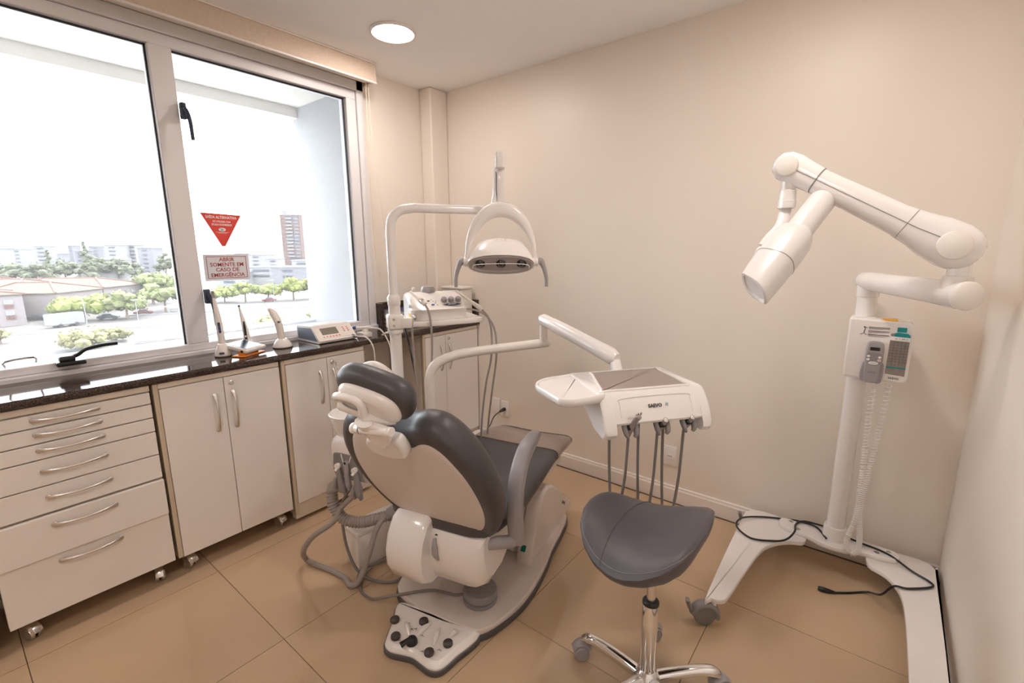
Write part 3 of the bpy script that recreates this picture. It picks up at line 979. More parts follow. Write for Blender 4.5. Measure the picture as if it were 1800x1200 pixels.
# curved hinge cover carrying the backrest
pr = [(-.055, .470), (-.085, .455), (-.118, .405), (-.135, .345), (-.133, .285), (-.110, .235), (-.065, .205), (-.02, .202), (.0, .25), (-.03, .40)]
def kring(t, d):
    c = (-.06, .33)
    return [V(t, c[0] + (s - c[0]) * (1 - d), c[1] + (z - c[1]) * (1 - d)) for s, z in pr]
bm = loft(B(), [kring(-.165, .12), kring(-.160, .04), kring(-.148, 0), kring(-.030, 0), kring(-.016, .03), kring(-.010, .10)])
hc = obj('hinge_cover', bm, 'enamel', ch, smooth=50)
obj('pivot_slot', plate(B(), ellipse(.012, .028, 20), 0, .003, 0, frame(V(.012, -.060, .385), CT, ZV)), 'black', ch)
obj('lever', tube(B(), [V(.010, -.070, .40), V(.016, -.082, .375), V(.016, -.080, .345), V(.022, -.07, .32)], .007, 10, 4, radii=[.006, .010, .011, .006]), 'grey', ch)

# backrest -------------------------------------------------------------
RB = math.radians(60)
BU = -CA * math.cos(RB) + ZV * math.sin(RB)          # up the back
BN = -CA * math.sin(RB) - ZV * math.cos(RB)          # out of the rear of the back
BO = V(.012, .005, .425)
MB_ = Matrix((CT, BU, BN)).transposed().to_4x4(); MB_.translation = BO
def outline(hw):
    R = [(w, b) for b, w in hw]
    L = [(-w, b) for b, w in reversed(hw) if w > 0]
    return smooth_poly(R + L, 4)
UO = outline([(-.100, .0), (-.095, .07), (-.070, .135), (-.025, .185), (.04, .225), (.13, .255), (.24, .272), (.34, .268), (.42, .252), (.49, .222), (.533, .186), (.553, .154), (.559, .118), (.555, .090), (.545, .060), (.538, .0)])
def dome(bm, poly, layers, mtx, c=(0, .25)):
    """stack of shrunken copies of an outline: (shrink, height)"""
    rings = []
    for d, h in layers:
        q = inset(poly, d) if d < .07 else [(c[0] + (p[0] - c[0]) * (1 - d * 3.2), c[1] + (p[1] - c[1]) * (1 - d * 3.2)) for p in poly]
        rings.append([mtx @ Vector((p[0], p[1], h(p) if callable(h) else h)) for p in q])
    return loft(bm, rings)
def curve_b(h):
    return lambda p: h - .10 * (p[1] - .28) ** 2
bm = dome(B(), UO, [(.12, curve_b(-.088)), (.05, curve_b(-.088)), (.030, curve_b(-.083)), (.012, curve_b(-.068)), (.002, curve_b(-.045)), (0, curve_b(-.02)), (.004, curve_b(.004)), (.016, curve_b(.022)), (.032, curve_b(.028)), (.055, curve_b(.026))], MB_)
obj('backrest', bm, 'leather', ch, smooth=60)
SO = outline([(-.020, .0), (-.016, .06), (.002, .115), (.040, .162), (.10, .200), (.19, .224), (.29, .226), (.37, .214), (.43, .192), (.475, .168), (.498, .142), (.503, .118), (.494, .092), (.474, .06), (.466, .0)])
bm = dome(B(), SO, [(0, curve_b(.012)), (0, curve_b(.024)), (.003, curve_b(.028)), (.012, curve_b(.031)), (.04, curve_b(.033)), (.12, curve_b(.035))], MB_)
obj('back_shell', bm, 'shell', ch, smooth=60)
# headrest bracket and pad ------------------------------------------------
bm = B()
sl = [(-.075, .470), (-.070, .512), (-.045, .530), (.035, .545), (.062, .535), (.068, .490), (.045, .455), (-.03, .448)]
plate(bm, smooth_poly(sl, 4), .020, .060, .010, MB_)
obj('headrest_socket', bm, 'enamel', ch, smooth=50)
bm = B()
tube(bm, [MB_ @ Vector(p) for p in ((-.01, .51, .045), (-.015, .57, .058), (-.015, .62, .064))], .018, 12, 4, flat=1.8)
obj('headrest_stem', bm, 'plastic', ch)
bm = B()
cyl(bm, MB_ @ Vector((-.060, .585, .066)), MB_ @ Vector((.070, .600, .066)), .0145, 18, .003)
cyl(bm, MB_ @ Vector((.070, .600, .066)), MB_ @ Vector((.077, .6005, .066)), .014, 18, .002)
cyl(bm, MB_ @ Vector((-.072, .584, .066)), MB_ @ Vector((-.058, .585, .066)), .0165, 18, .003)
kb = obj('locking_barrel', bm, 'plastic', ch)
obj('gap_ring', cyl(B(), MB_ @ Vector((-.042, .587, .066)), MB_ @ Vector((-.037, .587, .066)), .0152, 18), 'midgrey', kb)
bm = B()
wedge = [(.025, .520), (.070, .592), (.050, .610), (-.01, .615), (-.030, .58), (-.02, .53)]
plate(bm, smooth_poly(wedge, 3), .052, .074, .006, MB_)
obj('release_lever', bm, 'plastic', ch, smooth=50)
RH = math.radians(58)
HU = -CA * math.cos(RH) + ZV * math.sin(RH)
HN = -CA * math.sin(RH) - ZV * math.cos(RH)
tw = math.radians(17)
HX = (CT * math.cos(tw) - HU * math.sin(tw)); HY = HU * math.cos(tw) + CT * math.sin(tw)
HO = MB_ @ Vector((-.010, .655, -.012))
MH = (Matrix((HX, HY, HN)).transposed() * .80).to_4x4(); MH.translation = HO
HP = smooth_poly([(.150, 0), (.140, .055), (.095, .088), (0, .098), (-.095, .088), (-.140, .055), (-.150, 0), (-.140, -.055), (-.095, -.086), (0, -.092), (.095, -.086), (.140, -.055)], 4)
bm = dome(B(), HP, [(.12, -.066), (.045, -.064), (.024, -.058), (.008, -.044), (0, -.022), (0, .002), (.008, .020), (.022, .031), (.042, .035), (.12, .036)], MH, (0, 0))
obj('headrest_pad', bm, 'leather', ch, smooth=60)
HB = smooth_poly([(.122, -.005), (.105, .045), (.05, .066), (-.05, .066), (-.105, .045), (-.122, -.005), (-.112, -.052), (-.06, -.070), (.06, -.070), (.112, -.052)], 4)
bm = dome(B(), HB, [(0, .030), (0, .044), (.008, .056), (.022, .064), (.12, .066)], MH, (0, 0))
hb = obj('headrest_shell', bm, 'plastic', ch, smooth=60)
bm = B()
cyl(bm, MH @ Vector((-.098, -.020, .064)), MH @ Vector((-.012, -.020, .064)), .024, 20, .003)
obj('hinge_barrel', bm, 'ivory', hb)
bm = B()
tube(bm, [MH @ Vector(p) for p in ((-.112, -.025, .058), (-.106, .020, .072), (-.05, .040, .074), (-.006, .030, .074), (0, -.03, .080))], .016, 12, 5, radii=[.010, .011, .011, .012, .014])
tube(bm, [MH @ Vector(p) for p in ((0, -.03, .080), (.03, -.045, .070), (.075, -.05, .058), (.105, -.045, .050))], .02, 12, 5, radii=[.015, .014, .012, .008])
obj('hinge_yoke', bm, 'plastic', hb, smooth=60)
obj('hinge_gap', tube(B(), [MH @ Vector(p) for p in ((-.108, -.003, .0655), (-.06, .006, .085), (-.012, .005, .0855))], .0026, 6, 4), 'midgrey', hb)

# seat cushion and leg rest ------------------------------------------------
def sec_ring(s, hw, zt, zb, n=28, grow=0.0):
    out = []
    hh = (zt - zb) / 2 + grow
    for k in range(n):
        a = 2 * PI * k / n
        c, d = math.cos(a), math.sin(a)
        e = .42
        x = (hw + grow) * math.copysign(abs(c) ** e, c)
        z = hh * math.copysign(abs(d) ** .62, d)
        dip = -.012 * (1 - (x / hw) ** 2) if d > 0 else 0
        out.append(V(x, s, (zt + zb) / 2 + z + dip))
    return out
SEC = [(-.055, .10, .47, .44), (-.05, .17, .485, .425), (-.03, .205, .492, .415), (.03, .222, .485, .405), (.13, .230, .470, .400), (.25, .232, .468, .398), (.38, .230, .480, .405), (.50, .228, .498, .425), (.60, .226, .505, .440), (.70, .222, .498, .440), (.80, .214, .480, .430), (.87, .202, .462, .420), (.905, .180, .450, .418), (.917, .13, .442, .425)]
obj('seat_cushion', loft(B(), [sec_ring(*q) for q in SEC]), 'leather', ch, smooth=60)
CV = [q for q in SEC if q[0] >= .60]
cvr = [sec_ring(s, hw, zt, zb, grow=.0035) for s, hw, zt, zb in CV]
bm = loft(B(), [[Vector(p) for p in r] for r in cvr])
obj('foot_cover', bm, 'taupe', ch, smooth=60, label='taupe vinyl cover over the foot end')
bm = loft(B(), [sec_ring(s, hw, zt, zb, grow=.0055) for s, hw, zt, zb in SEC[-3:]])
obj('toe_edge', bm, 'leather', ch, smooth=60)
# armrest: a bent band
cp = [(.072, .372), (.064, .43), (.058, .50), (.066, .58), (.098, .645), (.150, .690), (.215, .712), (.250, .716)]
cps = catmull([(0, a, b) for a, b in cp], 6)
bm = B()
rings = []
for i, p in enumerate(cps):
    d = (cps[min(i + 1, len(cps) - 1)] - cps[max(i - 1, 0)]).normalized()
    nrm = Vector((0, -d.z, d.y))
    f = i / (len(cps) - 1)
    w = .029 if f < .75 else .029 - .010 * ((f - .75) / .25)
    hh = .019 if f < .7 else .019 - .006 * ((f - .7) / .3)
    rings.append([V(.264 + w * math.copysign(abs(math.cos(a)) ** .55, math.cos(a)), p.y + nrm.y * hh * math.copysign(abs(math.sin(a)) ** .55, math.sin(a)), p.z + nrm.z * hh * math.copysign(abs(math.sin(a)) ** .55, math.sin(a))) for a in [2 * PI * k / 16 for k in range(16)]])
loft(bm, rings)
ar = obj('armrest', bm, 'grey', ch, smooth=50)
bm = B()
tube(bm, [V(.13, -.035, .392), V(.19, .005, .386), V(.245, .055, .378), V(.264, .072, .386)], .024, 14, 4, flat=.85)
obj('armrest_bracket', bm, 'grey', ch, smooth=50)

# round pneumatic foot pedal on the base plate --------------------------------
fpd = thing('foot_pedal', 'round grey foot pedal with a cable, lying on the chair base', 'pedal', V(.085, .112, .046))
pc_ = V(.085, .112, .0465)
obj('base_disc', lathe(B(), [(.066, 0), (.068, .003), (.068, .010), (.064, .013), (.055, .014)], pc_, seg=36), 'midgrey', fpd)
obj('bellows', lathe(B(), [(.058, .012), (.060, .018), (.058, .022)], pc_, seg=30), 'black', fpd)
obj('tread', lathe(B(), [(.060, .020), (.066, .021), (.0675, .026), (.0675, .046), (.064, .051), (.055, .053), (.001, .054)], pc_, seg=36), 'midgrey', fpd)
bm = B()
random.seed(3)
for k in range(26):
    a, r = random.random() * 2 * PI, .055 * math.sqrt(random.random())
    ball(bm, pc_ + Vector((r * math.cos(a), r * math.sin(a), .0535)), .0016, 1)
obj('grip_stud', bm, 'darkgrey', fpd, smooth=0)
def G(*pts):
    return [Vector(p) for p in pts]
# ================================================================== CUSPIDOR UNIT WITH LAMP POST
un = thing('cuspidor_unit', 'white dental unit with spittoon bowl and suction hoses left of the chair', 'dental unit', (.86, -1.25, 0))
ua = math.radians(20)
UX = Vector((math.cos(ua), math.sin(ua), 0)); UY = Vector((-math.sin(ua), math.cos(ua), 0))
MU = Matrix((UX, UY, ZV)).transposed().to_4x4(); MU.translation = Vector((.825, -1.375, 0))
obj('support_column', box(B(), -.285, -.195, .14, .30, .0465, .46, .015, 3, MC), 'plastic', un)
obj('support_bracket', box(B(), .86, 1.06, -1.20, -1.11, .425, .475, .012, 2), 'plastic', un)
bm = B()
pr = [(-.075, .445), (-.098, .50), (-.100, .600), (-.085, .632), (-.02, .645), (.30, .700), (.32, .66), (.31, .42), (.10, .40), (.02, .425)]
def uring(x, d):
    return [MU @ Vector((x, s + (0.0 if s > 0 else d), z - d * (1 if z > .6 else -.3))) for s, z in pr]
loft(bm, [uring(-.092, .022), uring(-.088, .008), uring(-.076, 0), uring(.070, 0), uring(.084, .008), uring(.088, .022)])
ub = obj('unit_body', bm, 'plastic', un, smooth=40)
# top plate that carries the post
obj('post_foot', plate(B(), rrect(.11, .17, .02, .06, .20), .690, .722, .008, MU), 'plastic', un)
# bowl
bo = MU @ Vector((-.035, -.005, 0)); bo.z = .612
obj('bowl', lathe(B(), [(.001, 0), (.045, .0), (.068, .020), (.086, .060), (.095, .100), (.098, .112), (.094, .114), (.088, .104), (.078, .062), (.05, .022), (.001, .012)], bo, seg=40), 'enamel', un)
bm = B()
tube(bm, [(.790, -1.335, .888), (.812, -1.320, .905), (.845, -1.300, .905), (.885, -1.278, .872), (.918, -1.262, .810), (.935, -1.255, .730), (.935, -1.255, .69)], .025, 14, 5, radii=[.016, .024, .030, .034, .036, .036, .036], flat=.75)
sp = obj('filler_spout', bm, 'enamel', un, smooth=60)
obj('spout_opening', ball(B(), (.796, -1.340, .8965), .02, 2, (1.25, .7, .55), frame((0, 0, 0), (.9, .42, -.1), (-.4, .9, 0))), 'black', sp)
# holder for suction tips: three-piece grey plate
HFm = frame(MU @ Vector((-.004, -.1005, .535)), UX, ZV)
ho = obj('hose_holder', plate(B(), smooth_poly([(-.066, -.045), (-.066, .018), (-.052, .042), (.050, .034), (.066, .012), (.066, -.070), (.02, -.062), (-.03, -.052)], 3), 0, .006, .002, HFm), 'midgrey', un)
bm = B()
for a, b in (((-.024, .040), (-.010, -.020)), ((.024, .036), (.010, .002))):
    tube(bm, [HFm @ Vector((a[0], a[1], .006)), HFm @ Vector((b[0], b[1], .007))], .0022, 6)
obj('holder_rib', bm, 'plastic', ho, smooth=0)
for x, y, t in ((-.040, -.012, -.055), (.042, -.020, -.08)):
    g = B()
    cyl(g, HFm @ Vector((x, y, .004)), HFm @ Vector((x, y, .022)), .0125, 16, .003)
    tube(g, [HFm @ Vector((x, y - .008, .016)), HFm @ Vector((x - .002, y - .016, .028))], .0062, 12)
    obj('suction_nozzle', g, 'plastic', ho)
    g = B()
    tube(g, [HFm @ Vector((x + .002, y - .010, .010)), HFm @ Vector((x + .008, y - .05, .012)), HFm @ Vector((x + .012, y - .085, .010)), HFm @ Vector((x + .008, y - .115, .006))], .013, 12, 4, radii=[.010, .013, .017, .013])
    obj('suction_handle', g, 'midgrey', ho)
g = B()
tube(g, [HFm @ Vector((.004, .006, .012)), HFm @ Vector((.004, -.04, .014)), HFm @ Vector((.008, -.085, .014)), HFm @ Vector((.012, -.11, .012))], .010, 12, 4, radii=[.0095, .011, .013, .008])
cyl(g, HFm @ Vector((.004, .010, .008)), HFm @ Vector((.004, .010, .022)), .009, 14)
obj('air_syringe', g, 'grey', ho)
obj('syringe_hole', cyl(B(), HFm @ Vector((.004, .010, .0222)), HFm @ Vector((.004, .010, .0228)), .005, 12), 'black', ho)
bm = B()
for x, dy in ((-.058, -.098), (-.018, -.108), (.030, -.118), (.058, -.120)):
    pp = [HFm @ Vector((x + a, dy + b, .004)) for a, b in ()]
    tube(bm, [HFm @ Vector((x - .002, dy + .024, .0)), HFm @ Vector((x, dy, .012)), HFm @ Vector((x + .002, dy - .028, .006))], .016, 12, 4, radii=[.013, .017, .011], flat=.7)
obj('hose_clip', bm, 'midgrey', ho, smooth=50)
# corrugated hose
def corrugated(bm, pts, r, pitch):
    P = catmull(pts, 40)
    L = [0]
    for a, b in zip(P[:-1], P[1:]):
        L.append(L[-1] + (b - a).length)
    n = int(L[-1] / pitch) * 4
    Q, R = [], []
    k = 0
    for i in range(n + 1):
        s = L[-1] * i / n
        while k < len(L) - 2 and L[k + 1] < s:
            k += 1
        t = (s - L[k]) / max(L[k + 1] - L[k], 1e-9)
        Q.append(P[k].lerp(P[k + 1], t))
        R.append(r * (1, .93, .80, .93)[i % 4])
    return tube(bm, Q, r, 14, radii=R)
hl = HFm @ Vector((-.050, -.105, .004))
obj('suction_hose', corrugated(B(), G(hl, (.752, -1.488, .395), (.768, -1.500, .335), (.815, -1.487, .278), (.872, -1.448, .262), (.925, -1.405, .275), (.975, -1.345, .290)), .0255, .0120), 'hose', un, smooth=50, label='corrugated grey suction hose')
obj('hose_cone', tube(B(), [(.962, -1.365, .289), (.985, -1.335, .30), (1.02, -1.29, .335), (1.05, -1.25, .385)], .04, 16, 4, radii=[.026, .036, .052, .058]), 'midgrey', un)
h2 = HFm @ Vector((.010, -.108, .010)); h3 = HFm @ Vector((.044, -.120, .006))
obj('hose', tube(B(), G(h3, (.815, -1.490, .330), (.795, -1.525, .270), (.720, -1.578, .200), (.650, -1.590, .110), (.600, -1.560, .030), (.650, -1.540, .012), (.748, -1.517, .011), (.835, -1.510, .011), (.892, -1.522, .013), (.925, -1.500, .040), (.945, -1.462, .140), (.950, -1.420, .240), (.962, -1.375, .300)), .0118, 10, 8), 'hose', un)
obj('hose', tube(B(), G(h2, (.800, -1.478, .330), (.815, -1.490, .220), (.835, -1.485, .120), (.875, -1.470, .040), (.950, -1.440, .012), (1.02, -1.385, .012), (1.00, -1.290, .012)), .0062, 10, 8), 'darkhose', un)
obj('hose', tube(B(), G((1.03, -1.31, .011), (.965, -1.335, .010), (.915, -1.300, .010), (.930, -1.225, .010), (.985, -1.225, .012), (1.015, -1.285, .018), (.985, -1.345, .022), (.935, -1.345, .020), (.915, -1.285, .020), (.960, -1.235, .022), (1.03, -1.270, .015)), .0055, 8, 8), 'darkhose', un)
obj('hose', tube(B(), G((.905, -1.502, .007), (.845, -1.440, .014), (.870, -1.350, .016), (.930, -1.240, .030), (1.00, -1.18, .03)), .0055, 8, 8), 'darkhose', un)

# lamp post (belongs to the unit) --------------------------------------------
PX, PY = .863, -1.198
post = B()
cyl(post, (PX, PY, .70), (PX, PY, 1.180), .0255, 24)
po = obj('lamp_post', post, 'enamel', un)
obj('post_sleeve', lathe(B(), [(.0255, 0), (.0275, .004), (.0285, .035), (.024, .042), (.020, .048)], (PX, PY, 1.165), seg=24), 'enamel', po)
obj('post_collar', lathe(B(), [(.0255, 0), (.034, .001), (.034, .016), (.0255, .017)], (PX, PY, 1.045), seg=24), 'plastic', po)

# ================================================================== OPERATING LAMP
la = thing('dental_lamp', 'white operating lamp with three dark lenses on a bent tube arm', 'lamp', (PX, PY, 1.20))
arm = [(PX, PY, 1.20), (PX, PY, 1.47), (PX + .004, PY + .008, 1.525), (PX + .020, PY + .040, 1.562), (PX + .048, PY + .095, 1.575), (.99, -.945, 1.575), (1.074, -.775, 1.575)]
obj('tube_arm', tube(B(), arm[:2] + [tuple(p) for p in catmull(arm[1:5], 6)[1:]] + arm[5:], .0195, 20), 'enamel', la, smooth=60)
LX = Vector((.784, .621, 0)); LW = Vector((-.621, .784, 0))
K = Vector((1.205, -.885, 1.375))      # pivot line centre of the yoke
obj('spring_arm', tube(B(), [(1.074, -.775, 1.575), (1.085, -.765, 1.66), (1.12, -.80, 1.74), (1.155, -.832, 1.785)], .017, 14, 4, flat=1.2), 'enamel', la)
knuckle = B()
kc = K + LW * .02
box(knuckle, -.020, .020, -.030, .035, 1.728, 1.800, .010, 3, Matrix.Translation((kc.x, kc.y, 0)) @ Matrix.Rotation(math.atan2(.621, .784), 4, 'Z'))
obj('elbow_cap', knuckle, 'plastic', la)
g = B()
R_ = Matrix.Translation((kc.x, kc.y, 0)) @ Matrix.Rotation(math.atan2(.621, .784), 4, 'Z')
box(g, -.016, .016, -.018, .018, 1.745, 1.752, 0, 1, R_)
obj('drop_link', box(B(), -.013, .015, -.010, .010, 1.59, 1.74, .004, 2, R_), 'enamel', la)
obj('lamp_cable', tube(B(), [kc + LX * -.017 + Vector((0, 0, z - kc.z)) for z in (1.72, 1.68, 1.645)] + [kc + LX * -.013 + Vector((0, 0, 1.60 - kc.z))], .003, 8, 4), 'midgrey', la)
# yoke: crescent arch
n = 26
rings = []
for i in range(n + 1):
    a = PI * i / n
    ro, rz = .152, .222
    wr = .010 + .022 * max(0, math.sin(a)) ** 1.3      # half radial width
    c = Vector((math.cos(a) * (ro - wr * .8), 0, math.sin(a) * (rz - wr)))
    nr = Vector((math.cos(a) / ro, 0, math.sin(a) / rz)).normalized()
    tw_ = .011 + .006 * math.sin(a)
    ring = []
    for k in range(12):
        q = 2 * PI * k / 12
        ring.append(K + LX * (c.x + nr.x * wr * math.cos(q)) + ZV * (c.z + nr.z * wr * math.cos(q)) + LW * (tw_ * math.sin(q) - .028 * math.sin(a) * 0))
    rings.append(ring)
obj('yoke', loft(B(), rings), 'plastic', la, smooth=60)
# head
HC = K + Vector((.016, -.020, -.040))
tl = math.radians(38)
NN = (-LW * math.cos(tl) - ZV * math.sin(tl)); MM = ZV * math.cos(tl) - LW * math.sin(tl)
def hr(d, a, b, dz=0, e=.85, n=40):
    return [HC - NN * d + MM * dz + LX * a * math.copysign(abs(math.cos(q)) ** e, math.cos(q)) + MM * b * math.copysign(abs(math.sin(q)) ** e, math.sin(q)) for q in [2 * PI * k / n for k in range(n)]]
bm = loft(B(), [hr(.004, .137, .049), hr(0, .142, .053), hr(.010, .144, .055), hr(.035, .138, .058), hr(.075, .122, .056, .004), hr(.110, .108, .046, .006), hr(.132, .098, .034, .008), hr(.140, .082, .022, .008)])
hd = obj('lamp_head', bm, 'plastic', la, smooth=60)
fa = obj('face_plate', loft(B(), [hr(.003, .136, .048), hr(-.002, .135, .047), hr(-.003, .126, .040), hr(.010, .110, .028), hr(.012, .05, .01)]), 'reflector', la, smooth=40)
for x in (-.088, 0, .088):
    o_ = HC + LX * x + MM * .004
    lathe_bm = lathe(B(), [(.021, -.004), (.0215, .004), (.019, .006), (.017, .004), (.012, .011), (.006, .015), (.001, .016)], o_ - NN * .006, NN, 24)
    obj('lens', lathe_bm, 'lens', fa)
obj('shield_rim', tube(B(), [HC + NN * .008 + MM * b + LX * a for a, b in ((-.122, -.012), (-.112, .006), (-.05, .012), (.05, .012), (.112, .006), (.122, -.012))], .0018, 8, 5), 'plastic', fa)
bm = B()
for j in range(3):
    for k in range(-4, 5):
        if abs(k) + j < 5 and (abs(k) > 1 or j == 1):
            c = HC - NN * (.088 + .010 * j) + MM * (.0595 - .0012 * j ** 2) + LX * (k * .0085)
            ball(bm, c, .0022, 1, (1, 1, .4))
obj('vent_hole', bm, 'grey', hd, smooth=0)
for sd in (-1, 1):
    c0 = K + LX * sd * .150 + ZV * -.020
    g = B()
    cyl(g, K + LX * sd * .112 + ZV * -.028, K + LX * sd * .160 + ZV * -.028, .019, 22, .003)
    obj('pivot_barrel', g, 'plastic', la)
    g = B()
    cyl(g, K + LX * sd * .146 + ZV * -.03, K + LX * sd * .146 + ZV * .006, .0105, 16, .002)
    obj('yoke_end', g, 'plastic', la)
    h_ = [K + LX * sd * (.160) + ZV * -.028, K + LX * sd * .172 + ZV * -.026, K + LX * sd * .186 + ZV * -.055, K + LX * sd * .196 + ZV * -.095, K + LX * sd * .197 + ZV * -.135]
    obj('handle', tube(B(), h_, .009, 12, 5, radii=[.015, .0135, .010, .0085, .0075]), 'grey', la, label='grey curved lamp handle')

# ================================================================== SCALER ON ITS SHELF
sh = thing('equipment_shelf', 'white bracket shelf clamped to the lamp post', 'shelf', (PX, PY, 1.06))
sx = Vector((.475, .880, 0)); sy = Vector((-.880, .475, 0))
MS = Matrix((sx, sy, ZV)).transposed().to_4x4(); MS.translation = Vector((.905, -1.155, 0))
obj('tray', plate(B(), smooth_poly([(-.01, .0), (.16, -.022), (.325, .0), (.345, .04), (.335, .20), (.31, .225), (.02, .225), (-.005, .20)], 4), 1.068, 1.092, .006, MS), 'plastic', sh)
obj('tray_rim', plate(B(), smooth_poly([(.25, .01), (.315, .015), (.33, .045), (.322, .19), (.25, .20)], 3), 1.0915, 1.0955, .0015, MS), 'enamel', sh)
bm = B()
box(bm, -.034, .034, -.034, .034, 1.063, 1.128, .010, 3, Matrix.Translation((PX, PY, 0)) @ Matrix.Rotation(math.atan2(.88, .475), 4, 'Z'))
box(bm, .02, .08, -.024, .024, 1.068, 1.112, .006, 2, Matrix.Translation((PX, PY, 0)) @ Matrix.Rotation(math.atan2(.6, .8), 4, 'Z'))
cp_ = obj('clamp', bm, 'plastic', sh)
bm = B()
fd = Vector((.62, -.78, 0))
for z in (1.108, 1.082):
    cyl(bm, Vector((PX, PY, z)) + fd * .034 + sx * .004, Vector((PX, PY, z)) + fd * .039 + sx * .004, .0055, 12)
tube(bm, [Vector((PX, PY, 1.056)) + fd * .028 - sx * .02, Vector((PX, PY, 1.052)) + fd * .036 - sx * .035, Vector((PX, PY, 1.046)) + fd * .032 - sx * .05], .005, 8, 3)
obj('clamp_screw', bm, 'chrome', cp_)

sc = thing('ultrasonic_scaler', 'white scaler console with grey knobs and a lens-shaped dark label', 'device', tuple(MS @ Vector((.13, .11, 1.0925))))
prs = [(.012, 1.0925), (.012, 1.125), (.000, 1.140), (.022, 1.152), (.075, 1.185), (.130, 1.205), (.185, 1.205), (.195, 1.190), (.195, 1.0925)]
SXS = [(.030, .020), (.034, .008), (.046, .0), (.12, -.012), (.20, -.010), (.270, .0), (.282, .008), (.286, .020)]
bm = B()
rings = []
for x, d in SXS:
    rings.append([MS @ Vector((x - .015, a + (d if a < .05 else 0), z - (max(d, 0) * .7 if z > 1.15 else 0))) for a, z in prs])
loft(bm, rings)
obj('housing', bm, 'plastic', sc, smooth=40)
up_ = (Vector((0, .053, .033))).normalized()
def on_slope(x, t):
    p = MS @ Vector((x, .010 + .053 * t, 1.1525 + .033 * t))
    return p, (sy * up_.y + ZV * up_.z)
for k, x in enumerate((.170, .203, .236)):
    p, upd = on_slope(x, .62)
    n_ = sx.cross(upd)
    obj('knob', lathe(B(), [(.013, -.002), (.0145, .001), (.0135, .012), (.011, .015), (.001, .0155)], p, n_, 20), 'grey', sc)
p, upd = on_slope(.200, .10)
lb = obj('brand_badge', plate(B(), [(-.042, 0), (-.02, .0065), (0, .008), (.02, .0065), (.042, 0), (.02, -.0065), (0, -.008), (-.02, -.0065)], 0, .002, .0004, frame(p + sx.cross(upd) * .002, sx, upd)), 'navy', sc)
text('lettering', 'Jet Sonic', .0095, 'white', lb, p + sx.cross(upd) * .0042, sx, upd, .0002)
bm = B(); bm2 = B()
for x, t, a, b in ((.080, .72, .003, .002), (.098, .62, .007, .004), (.113, .75, .0022, .002), (.118, .55, .0022, .002), (.126, .35, .0025, .002), (.133, .12, .0025, .002), (.131, .55, .002, .002)):
    p, upd = on_slope(x, t)
    plate(bm, ellipse(a, b, 12), 0, .0016, 0, frame(p + sx.cross(upd) * .001, sx, upd))
p, upd = on_slope(.113, .18)
plate(bm2, ellipse(.008, .0045, 14), 0, .0018, 0, frame(p + sx.cross(upd) * .001, sx, upd))
obj('indicator', bm, 'ink', sc, smooth=0)
obj('blue_key', bm2, 'blue', sc, smooth=0)
obj('reservoir_cap', lathe(B(), [(.032, 0), (.034, .004), (.032, .020), (.026, .028), (.001, .030)], MS @ Vector((.125, .155, 1.204)), seg=20), 'grey', sc)
obj('bottle_hook', tube(B(), [MS @ Vector(q) for q in ((.05, .15, 1.20), (.05, .15, 1.222), (.056, .15, 1.228), (.06, .15, 1.220))], .0035, 8, 4), 'plastic', sc)
EM = frame(MS @ Vector((.0145, .06, 1.125)), -sy, ZV)
obj('yellow_sticker', plate(B(), rrect(.030, .018, .001, .0, -.014, 2), 0, .0015, 0, EM), 'yellow', sc, smooth=0)
obj('grey_label', plate(B(), rrect(.016, .016, .001, .012, .03, 2), 0, .0015, 0, EM), 'midgrey', sc, smooth=0)
obj('hose_socket', lathe(B(), [(.013, 0), (.014, .003), (.012, .010), (.007, .012), (.006, .022)], MS @ Vector((.025, .005, 1.108)), (-sx * .6 - sy * .8), 18), 'satin', sc)
# handpiece resting at the left front and its hose
h = obj('handpiece', tube(B(), [MS @ Vector(q) for q in ((.022, .060, 1.218), (.045, .02, 1.196), (.070, -.016, 1.166))], .009, 12, 3, radii=[.005, .008, .0125, .0105]), 'ivory', sc)
obj('grip_ring', tube(B(), [MS @ Vector(q) for q in ((.056, .002, 1.1815), (.062, -.006, 1.175))], .0128, 14), 'satin', h)
obj('hose', tube(B(), [MS @ Vector(q) for q in ((.070, -.016, 1.166), (.082, -.032, 1.130), (.088, -.040, 1.05), (.086, -.040, .95), (.078, -.036, .82), (.080, -.036, .70), (.085, -.03, .60))], .0048, 8, 7), 'hose', sc)
obj('hose', tube(B(), [MS @ Vector(q) for q in ((.012, -.016, 1.108), (.006, -.030, 1.09), (.005, -.034, 1.02), (.010, -.030, .90), (.016, -.028, .80), (.016, -.022, .70), (.013, -.01, .62))], .0048, 8, 7), 'hose', sc)
obj('mains_cable', tube(B(), [MS @ Vector(q) for q in ((.02, .18, 1.10), (.005, .14, 1.05), (.006, .06, .98), (.014, .03, .90), (.022, .02, .83), (.024, .01, .76))], .0046, 8, 7), 'black', sc)
# second handpiece on the right, gray twin hoses to the floor
h = obj('handpiece', tube(B(), [MS @ Vector(q) for q in ((.235, .075, 1.215), (.275, .03, 1.178), (.322, .0, 1.140), (.335, -.006, 1.128))], .008, 12, 3, radii=[.004, .0065, .011, .0085]), 'ivory', sc)
obj('hose', tube(B(), [MS @ Vector(q) for q in ((.335, -.006, 1.128), (.362, -.018, 1.09), (.375, -.022, 1.02), (.368, -.03, .90), (.345, -.02, .78), (.330, .0, .62), (.328, .03, .45), (.335, .10, .28), (.345, .20, .12))], .0048, 8, 7), 'hose', sc)
obj('hose', tube(B(), [MS @ Vector(q) for q in ((.245, .16, 1.12), (.33, .12, 1.115), (.375, .04, 1.09), (.398, -.01, 1.02), (.400, -.015, .90), (.385, .0, .75), (.372, .02, .60), (.368, .06, .42), (.370, .14, .25), (.375, .24, .12))], .0048, 8, 7), 'hose', sc)

